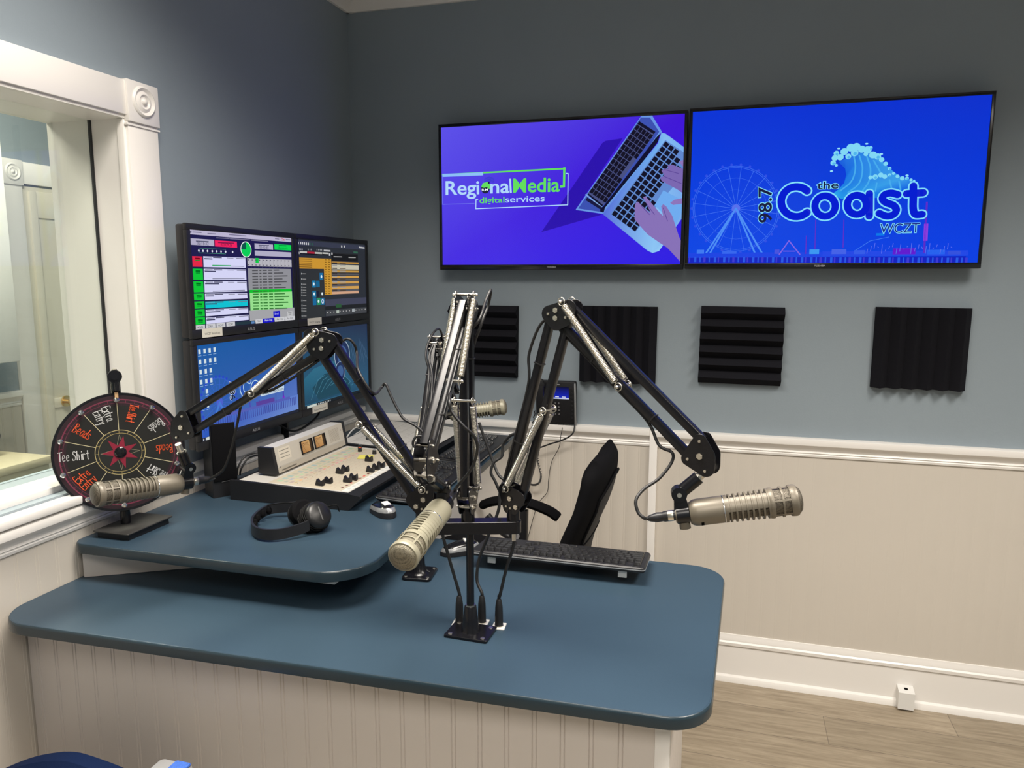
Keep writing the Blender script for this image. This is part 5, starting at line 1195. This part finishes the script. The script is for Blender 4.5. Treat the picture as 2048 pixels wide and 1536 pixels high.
TW = .0155; SEP = .040
def boom_arm(label, B, phi, E, T, spig=None, par='boom arms', tube=M_metalb):
    """B socket top, E elbow, T tip, all in one upright plane through B"""
    R = empty('boom_arm', B); tag(R, label, 'microphone boom arm', par)
    e1 = V((math.cos(phi), math.sin(phi), 0)); ez = V((0, 0, 1)); n = e1.cross(ez).normalized()
    G = MX((e1, ez, n)).transposed().to_4x4(); G.translation = V(B)
    if (G.to_3x3().determinant()) < 0: n = -n
    def to2(p): q = G.inverted() @ V(p); return V((q.x, q.y))
    b0 = V((0, .022)); e_ = to2(E); t_ = to2(T)
    def sect(a, c):
        d = (c-a).normalized(); o = V((-d.y, d.x)); return d, o, (c-a).length
    d1, o1, L1 = sect(b0, e_); d2_, o2, L2 = sect(e_, t_)
    def W3(p, z=0): return G @ V((p.x, p.y, z))
    def tubes(a, d, o, L, cut0, cut1):
        for s in (1, -1):
            c = a+o*(s*SEP/2); p0 = c+d*cut0; p1 = c+d*(L-cut1); m = MB()
            Ft = frame(W3(p0), (W3(p1)-W3(p0)), n); h = TW/2
            m.prism(rrect(-h, -h, h, h, .0015, 2), 0, (p1-p0).length, Ft)
            m.mi = 1; m.prism([(-h*.75, -h*.75), (h*.75, -h*.75), (h*.75, h*.75), (-h*.75, h*.75)], -.0004, (p1-p0).length+.0004, Ft)
            build(m, 'arm_tube', [tube, M_dark], R, angle=30)
    tubes(b0, d1, o1, L1, .012, .014); tubes(e_, d2_, o2, L2, .016, .016)
    def plates(circ, name, zs=(-.0125, .0125), th=.0022):
        poly = hull(circ); pl = None
        m = MB()
        for z in zs: m.prism(poly, z-th/2, z+th/2, G, bev=.0004)
        return build(m, name, M_metalb, R)
    def bolt(p, par_, r=.0052, z=.0165, nm='bolt'):
        m = MB(); m.cyl(W3(p, -z), W3(p, z), r*.6, n=10)
        for s in (-1, 1):
            m.cyl(W3(p, s*(z-.0045)), W3(p, s*z), r, n=6); m.cyl(W3(p, s*z), W3(p, s*(z+.0016)), r*.62, n=12)
        sub(m, nm, M_steel, par_)
    # base plates
    q = [b0+d1*.014+o1*(SEP/2), b0+d1*.014-o1*(SEP/2), b0+V((0, -.018))]
    pb = plates([(q[0].x, q[0].y, .015), (q[1].x, q[1].y, .015), (q[2].x-.006, q[2].y, .012), (q[2].x+.010, q[2].y, .012)], 'base_bracket', (-.0125, .0125))
    m = MB(); m.cyl(V(B)-V((0, 0, .002)), V(B)+V((0, 0, .016)), .0125, n=20); m.box((-.01, .008, -.011), (.01, .02, .011)) if False else None; build(m, 'pivot_pin', M_metalb, R)
    for c, r in ((b0+V((0, .004)), .0058), (q[2]+V((.016, .006)), .0056), (q[2]+V((-.008, .004)), .0026), (q[2]+V((.003, .002)), .0026), (q[0]-d1*.002, .0026)): bolt(c, pb, r)
    # elbow
    ea = [e_+o1*(SEP/2)-d1*.012, e_-o1*(SEP/2)-d1*.006, e_+o2*(SEP/2)+d2_*.014, e_-o2*(SEP/2)+d2_*.010]
    pe_ = plates([(p.x, p.y, .0165) for p in ea], 'elbow_plate')
    for c, r in ((ea[0], .0026), (e_+o1*.006, .0056), (ea[3]+o2*.006-d2_*.006, .0056), (ea[1], .0028)): bolt(c, pe_, r)
    # tip
    ta = [t_+o2*(SEP/2)-d2_*.016, t_-o2*(SEP/2)-d2_*.010, t_+d2_*.016+V((0, -.010)), t_+d2_*.010+o2*.010]
    pt_ = plates([(ta[0].x, ta[0].y, .0130), (ta[1].x, ta[1].y, .0130), (ta[2].x, ta[2].y, .0170), (ta[3].x, ta[3].y, .0150)], 'tip_plate')
    for c, r in ((t_+d2_*.002, .0062), (ta[0], .0028), (ta[1], .0028), (ta[2]+V((0, -.006)), .0028)): bolt(c, pt_, r)
    # springs on cross pins
    def spring(a, c, zoff):
        A_, C_ = W3(a, zoff), W3(c, zoff); ax = C_-A_; L = ax.length; ax.normalize(); Fs = frame(A_+ax*.011, ax); LL = L-.022; r = .0066; turns = int(LL/.0028); m = MB(); N = turns*8
        pts = [Fs @ V((r*math.cos(2*PI*i/8), r*math.sin(2*PI*i/8), LL*i/N)) for i in range(N+1)]; m.tube(pts, .00112, 5)
        for p, s in ((A_, 1), (C_, -1)):
            Fh = frame(p, G.to_3x3() @ V((0, 0, 1)), ax); m.tube([Fh @ V((s*.0065*0+.0075*math.cos(2*PI*i/14), .0075*math.sin(2*PI*i/14), 0)) for i in range(14)], .0012, 5, closed=True)
            m.tube([p+ax*s*.0075, p+ax*s*.010, Fs @ V((0, r, 0)) if s == 1 else Fs @ V((0, r, LL))], .0012, 5)
        build(m, 'spring', M_steel, R, angle=80)
    def pin(p):
        m = MB(); m.cyl(W3(p, -.0240), W3(p, .0240), .0030, n=12)
        for s in (-1, 1): m.ball(W3(p, s*.0240), .0038, 10)
        build(m, 'spring_pin', M_steel, R)
    lo = (b0+d1*.022+o1*.014, b0+d1*(L1*.52)-o1*(SEP/2+.006)); hi = (e_-d2_*.004+o2*(SEP/2+.001), e_+d2_*(L2*.50)-o2*(SEP/2-.002))
    for a, c in (lo, hi):
        pin(a); pin(c)
        for z in (-.0190, .0190): spring(a, c, z)
    for c_, d, o, L in ((b0, d1, o1, L1), (e_, d2_, o2, L2)):
        for t in (.30, .72):
            s = 1 if L is L1 else -1; p = c_+d*(L*t)+o*(s*SEP/2); h = TW/2+.0012; m = MB(); m.prism([(-h, -h), (h, -h), (h, h), (-h, h)], -.0012, .0012, frame(W3(p), W3(p+d)-W3(p), n)); m.box((0, 0, 0), (.001, .001, .001)) if False else None
            build(m, 'cable_tie', M_rubber, R)
    return W3, (b0, e_, t_), (d1, o1, L1, d2_, o2, L2), R

def vplane(px_, py_, Bp, phi):
    nn_ = V((-math.sin(phi), math.cos(phi), 0)); d = ray(px_, py_); return CPOS+d*(nn_.dot(Bp-CPOS)/nn_.dot(d))

# ---- microphones
def microphone(label, tail, tip, m_body, m_mesh, hook, roll=0, upv=(0, 0, 1)):
    """tail = rear rim of the body, tip = front of the grille, hook = where the boom arm ends"""
    tail = V(tail); tip = V(tip); d = (tip-tail).normalized(); R = empty('broadcast_microphone', tail); tag(R, label, 'microphone', 'broadcast microphones on boom arms')
    L = .190; F = frame(tip-d*L, d, upv) @ MX.Rotation(roll, 4, 'Z')
    b = MB()
    b.lathe([(.006, -.004), (.0185, -.003), (.0215, .001), (.0235, .006), (.0240, .012), (.0240, .054), (.0236, .0555), (.0236, .0565), (.0242, .058), (.0242, .063)], F, 36)
    for k in range(8):
        z = .0655+k*.0092; r0 = .0242+.0002*k; b.lathe([(r0, z), (r0+.0006, z+.0006), (r0+.0006, z+.0028), (r0, z+.0034), (r0-.004, z+.0034), (r0-.004, z)], F, 36)
    for s in (0, PI): b.lathe([(.0232, .062), (.0243, .062), (.0250, .134), (.0235, .134)], F, 10, s-.55, s+.55)
    b.lathe([(.0235, .131), (.0250, .131), (.0268, .135), (.0272, .138), (.0268, .141), (.0240, .141)], F, 36)
    for z in (.1535, .168): b.lathe([(.0245, z), (.0268, z+.0004), (.0268, z+.0036), (.0245, z+.004)], F, 36)
    b.lathe([(.0245, .1695), (.0272, .170), (.0276, .174), (.0276, .178), (.0262, .181), (.0235, .1815)], F, 36)
    for k in range(6): a = k*PI/3+.2; b.lathe([(.0245, .139), (.0267, .139), (.0267, .172), (.0245, .172)], F, 3, a-.06, a+.06)
    body = build(b, 'body', m_body, R, angle=30)
    b = MB(); b.cyl(F @ V((0, 0, .060)), F @ V((0, 0, .134)), .0208, n=32); b.cyl(F @ V((0, 0, .136)), F @ V((0, 0, .175)), .0246, n=32)
    b.lathe([(.0240, .180), (.0232, .1835), (.019, .1872), (.012, .1893), (.005, .190), (0, .190)], F, 36); build(b, 'grille', m_mesh, R, angle=60)
    b = MB(); b.lathe([(.0243, .0553), (.0246, .0556), (.0246, .0566), (.0243, .0569)], F, 36); build(b, 'trim_ring', M_chrome, R)
    b = MB(); F3 = F @ MX.Rotation(1.35, 4, 'Z'); b.box((.0236, -.005, .014), (.0243, .005, .019)); b.v = [F3 @ p for p in b.v]; build(b, 'filter_switch', M_dark, R)
    b = MB(); tl_ = [F @ V((0, 0, z)) for z in (-.004, -.028)]; b.cyl(tl_[0], tl_[1], .0105, n=20); b.lathe([(.0145, -.028), (.0145, -.025), (.0118, -.025)], F, 20); build(b, 'tail_stem', m_body, R)
    # clamp: holder round the tail, knuckle, threaded sleeve up to the arm
    cc = F @ V((0, 0, -.014)); hook = V(hook); v = hook-cc; v = v-d*v.dot(d)*0
    side = (v-d*v.dot(d)).normalized(); kn = cc+side*.038+d*(-.002)
    b = MB(); b.cyl(cc-d*.012, cc+d*.010, .0165, n=24)
    nrm_ = side.cross(d).normalized(); Fk = MX((side, d, side.cross(d))).transposed().to_4x4(); Fk.translation = cc
    b.prism(hull([(.008, -.008, .007), (.008, .006, .007), (.036, -.002, .009)]), -.009, .009, Fk, bev=.001); clamp = build(b, 'clamp', M_metalb, R)
    b = MB(); b.cyl(kn-nrm_*.013, kn+nrm_*.013, .0135, n=26); b.cyl(kn-nrm_*.0146, kn+nrm_*.0146, .0052, n=14); kk = build(b, 'knuckle', M_metalb, R); b = MB(); b.cyl(kn-nrm_*.0156, kn+nrm_*.0156, .0042, n=14); sub(b, 'knuckle_screw', M_steel, kk)
    hd = (hook-kn); hl_ = hd.length; hd.normalize(); b = MB(); b.cyl(kn+hd*.004, kn+hd*max(.02, hl_*.66), .0118, n=22); build(b, 'sleeve', M_metalb, R)
    b = MB(); b.cyl(kn+hd*hl_*.6, hook, .0068, n=18); b.cyl(kn+hd*hl_*.66, kn+hd*(hl_*.66+.003), .0085, n=6); build(b, 'threaded_stud', M_steel, R)
    b = MB(); b.cyl(cc-side*.014, cc-side*.026, .0095, .010, n=22); b.cyl(cc-side*.01, cc-side*.016, .005); build(b, 'clamp_knob', m_body, R)
    return F
def xlr(F):
    """plug on the tail; returns point and direction where the cable leaves"""
    a = F @ V((0, 0, -.028)); d = (F.to_3x3() @ V((0, 0, -1))).normalized(); return a, d
def cable(pts, label, r=.0030, plug=None, name='microphone_cable', cat='cable', group='microphone cables', jack=None):
    p0 = V(pts[0]); R = empty(name, p0); tag(R, label, cat, group)
    b = MB(); b.tube(spline(pts, 10), r, 10); build(b, 'cord', M_rubber, R)
    if plug is not None:
        a, d = plug; b = MB(); b.lathe([(.0095, 0), (.0095, .020), (.0082, .022), (.0088, .032), (.0062, .044), (.0040, .049), (0, .049)], frame(a, d), 20); build(b, 'plug', M_black, R)
        b = MB(); b.lathe([(.0098, .004), (.0098, .013), (.0093, .014)], frame(a, d), 20); build(b, 'plug_band', M_steel, R)
    if jack is not None:
        a = V(jack); b = MB(); b.lathe([(.0092, 0), (.0092, .012), (.0088, .030), (.0082, .044), (.0055, .060), (.0042, .062), (0, .062)], MX.Translation(a), 20); build(b, 'plug', M_black, R)
    return R

# right arm
B_ = SOCK[2]; ph_ = math.radians(-20)
E_ = vplane(1124, 622, B_, ph_); T_ = vplane(1404, 908, B_, ph_)
WR_, PR_, SR_, arR = boom_arm('boom arm on the right end of the crossbar, reaching right', B_, ph_, E_, T_)
hook = vplane(1418, 938, B_, ph_)
FR = microphone('fawn broadcast microphone hanging at the right, pointing right', P(1391, 1025, 1.33), P(1604, 998, 1.30), M_mic, M_mesh, hook, roll=1.0)
a, d = xlr(FR)
def oncable(W3, base, dd, oo, L, s, t, z=.0): return W3(base+dd*(L*t)+oo*s, z)
b0, e_, t_ = PR_; d1, o1, L1, d2_, o2, L2 = SR_
und = -(SEP/2+TW/2+.004)
cable([oncable(WR_, b0, d1, o1, L1, .034, .06), oncable(WR_, b0, d1, o1, L1, .034, .3), oncable(WR_, b0, d1, o1, L1, .034, .6), oncable(WR_, b0, d1, o1, L1, .050, .75), oncable(WR_, b0, d1, o1, L1, .032, .93), oncable(WR_, e_, d2_, o2, L2, und, .12), oncable(WR_, e_, d2_, o2, L2, und, .45), oncable(WR_, e_, d2_, o2, L2, und, .7),
       P(1318, 890, 1.37), P(1344, 905, 1.36), P(1343, 925, 1.36), P(1318, 957, 1.355), P(1288, 978, 1.35), P(1272, 1000, 1.34), P(1276, 1024, 1.335), P(1288, 1036, 1.332), a+d*.052, a+d*.044], 'black cable looping below the right boom arm to the fawn microphone', plug=(a, d))
# left arm
B_ = SOCK[0]; ph_ = math.radians(182)
E_ = vplane(646, 682, B_, ph_); T_ = vplane(371, 852, B_, ph_)
WL_, PL_, SL_, arL = boom_arm('boom arm on the left end of the crossbar, reaching over the prize wheel', B_, ph_, E_, T_)
hook = vplane(356, 888, B_, ph_)
FL = microphone('fawn broadcast microphone in front of the prize wheel, pointing left', P(357, 967, 1.74), P(183, 991, 1.60), M_mic, M_mesh, hook, roll=.9)
a, d = xlr(FL); b0, e_, t_ = PL_; d1, o1, L1, d2_, o2, L2 = SL_
cable([P(846, 925, 1.62), P(836, 902, 1.62), P(826, 888, 1.62), P(832, 874, 1.62), P(846, 874, 1.62), P(850, 888, 1.62), P(848, 868, 1.625), P(832, 852, 1.63), P(808, 838, 1.635), P(796, 820, 1.64), P(782, 792, 1.645), P(771, 768, 1.65), P(762, 776, 1.65), oncable(WL_, b0, d1, o1, L1, .0318, .62), oncable(WL_, b0, d1, o1, L1, .0318, .76), P(714, 708, 1.65), P(708, 688, 1.645), P(696, 678, 1.64), P(680, 686, 1.64), oncable(WL_, e_, d2_, o2, L2, und, .12), oncable(WL_, e_, d2_, o2, L2, und, .42),
       P(500, 782, 1.69), P(485, 800, 1.69), P(474, 850, 1.70), P(462, 900, 1.71), P(446, 940, 1.73), P(420, 958, 1.75), a+d*.055, a+d*.044], 'black cable drooping from the left boom arm past the loudspeaker', plug=(a, d))
# centre arm
B_ = SOCK[1]; ph_ = math.radians(-88)
E_ = vplane(934, 606, B_, ph_); T_ = vplane(851, 918, B_, ph_)
WC_, PC_, SC_, arC = boom_arm('boom arm in the middle of the crossbar, folded toward the camera', B_, ph_, E_, T_)
hook = vplane(850, 950, B_, ph_)
FC = microphone('pale cream broadcast microphone at the centre, grille toward the camera', P(876, 1025, 1.395), P(801, 1120, 1.235), M_micl, M_meshl, hook, roll=2.3)
a, d = xlr(FC); b0, e_, t_ = PC_; d1, o1, L1, d2_, o2, L2 = SC_
cable([a+d*.044, a+d*.055, P(912, 975, 1.44), P(940, 942, 1.42), P(954, 905, 1.40), P(950, 875, 1.39), P(925, 850, 1.38), P(903, 822, 1.385), P(899, 800, 1.39), oncable(WC_, e_, d2_, o2, L2, und, .5), oncable(WC_, e_, d2_, o2, L2, und, .2), P(958, 640, 1.50), P(972, 600, 1.54), P(982, 580, 1.56), P(976, 612, 1.58), P(962, 650, 1.56), oncable(WC_, b0, d1, o1, L1, .03, .7), oncable(WC_, b0, d1, o1, L1, .03, .2)], 'black cable looping over the centre boom arm to the cream microphone', plug=(a, d))
# far arm on the riser
B_ = RS; ph_ = math.radians(97)
E_ = vplane(872, 688, B_, ph_); T_ = vplane(914, 800, B_, ph_)
WF_, PF_, SF_, arF = boom_arm('boom arm on the short rear post, pointing away from the camera', B_, ph_, E_, T_)
hook = T_+V((.01, .01, -.03))
FF = microphone('pale cream broadcast microphone farthest back, in front of the blue wall', P(902, 828, 2.50), P(1014, 813, 2.50), M_micl, M_meshl, hook, roll=1.2)
a, d = xlr(FF); b0, e_, t_ = PF_; d1, o1, L1, d2_, o2, L2 = SF_
cable([P(832, 975, 1.86), P(828, 940, 1.85), P(834, 900, 1.84), P(842, 860, 1.85), P(850, 820, 1.87), P(855, 780, 1.89), P(858, 742, 1.92), P(852, 715, 1.93), P(855, 690, 1.95), P(868, 664, 1.98), P(880, 660, 2.02), P(888, 690, 2.08), P(892, 740, 2.2), P(886, 800, 2.4), a+d*.055, a+d*.044], 'black cable looped over the rear boom arm', plug=(a, d))
cable([P(850, 900, 1.80), P(856, 850, 1.84), P(862, 800, 1.87), P(864, 750, 1.9), P(858, 715, 1.92), P(866, 690, 1.94)], 'second black cable strapped along the rear boom arm', r=.0032)
# feed cables from the desk jacks
J = [ON(919, 1247, 2, DZ), ON(964, 1247, 2, DZ), ON(998, 1254, 2, DZ)]
lab = ('left of the post', 'just behind the post', 'right of the post')
for i, (j_, pts) in enumerate(zip(J, ([P(905, 1140, 1.66), P(888, 1080, 1.66), P(878, 1040, 1.66), P(870, 1010, 1.66), P(858, 985, 1.66)], [P(954, 1160, 1.67), P(958, 1120, 1.67), P(975, 1075, 1.66), P(990, 1040, 1.66), P(998, 1015, 1.66), P(1000, 985, 1.66), P(1006, 965, 1.65)], [P(1000, 1190, 1.64), P(1012, 1140, 1.63), P(1027, 1090, 1.62), P(1030, 1050, 1.62), P(1029, 1020, 1.625), P(1030, 985, 1.63)]))):
    top_ = j_+V((0, 0, .060))
    cable([top_, top_+V((0, 0, .012))]+pts, 'black cable rising from the desk jack '+lab[i], r=.0036, jack=j_+V((0, 0, .004)), group='cables rising from the desk jacks')
    Rj = empty('cable_jack', j_); tag(Rj, 'small white cable jack in the desk '+lab[i], 'cable jack', 'cable jacks around the post')
    b = MB(); b.box((-.0145, -.0155, 0), (.0145, .0155, .0035), .001); pv = MX.Translation(j_) @ MX.Rotation(.1, 4, 'Z'); b.v = [pv @ p for p in b.v]; build(b, 'jack_plate', M_whitep, Rj)
    b = MB(); b.cyl(j_+V((0, 0, .0036)), j_+V((0, 0, .005)), .010, n=18); build(b, 'jack_ring', M_steel, Rj)
# cables near the arm bases
cable([P(958, 845, 1.72), P(972, 885, 1.72), P(985, 920, 1.72), P(996, 948, 1.71), P(1008, 960, 1.70)], 'straight black cable slanting between the centre and right arm bases', r=.0034)
cable([P(1000, 985, 1.68), P(990, 962, 1.68), P(982, 945, 1.68), P(988, 925, 1.68), P(1004, 912, 1.68), P(1006, 890, 1.68), P(1020, 872, 1.67), P(1036, 866, 1.66)], 'black cable looping at the base of the right boom arm', r=.0034)
cable([P(835, 1080, 1.90), P(834, 1040, 1.89), P(838, 1000, 1.88), P(838, 960, 1.86)], 'black cable strapped to the short rear post', r=.0035)
# loops behind the monitors and the console
ca = lambda *q, **k: cable(list(q), **k)
cable([ON(555, 848, 0, .05), ON(585, 862, 0, .06), ON(612, 852, 0, .06), ON(636, 830, 0, .06), ON(640, 810, 0, .05)], 'black cable sagging below the desk monitors', r=.004, group='cables along the window wall')
for i, (dx, c) in enumerate(((0, 0), (6, 4))):
    cable([ON(474+dx, 950, 0, .14), ON(476+dx, 935+c, 0, .15), ON(488+dx, 915+c, 0, .16), ON(505+dx, 907+c, 0, .17), ON(518+dx, 905+c, 0, .185)], ('upper' if i == 0 else 'lower')+' black cable curving behind the loudspeaker into the meter bridge', r=.0028, group='cables along the window wall')
M_wc = mat('white_cable', (.62, .62, .60), .4)
for i, q in enumerate(([(690, 880), (705, 860), (725, 850), (745, 852), (752, 862)], [(692, 884), (706, 872), (724, 862), (744, 864), (756, 872)], [(720, 878), (718, 866), (728, 858), (742, 860)], [(728, 880), (728, 868), (738, 862), (750, 868)])):
    p0 = ON(*q[0], 0, .16); Rw = empty('white_cable', p0); tag(Rw, 'white cable curling behind the console, '+('the outermost loop', 'second loop inward', 'third loop inward', 'the innermost loop')[i], 'cable', 'white cables behind the console')
    b = MB(); b.tube(spline([ON(x, y, 0, .16+.006*i) for x, y in q], 8), .0030, 8); build(b, 'cord', M_wc, Rw)
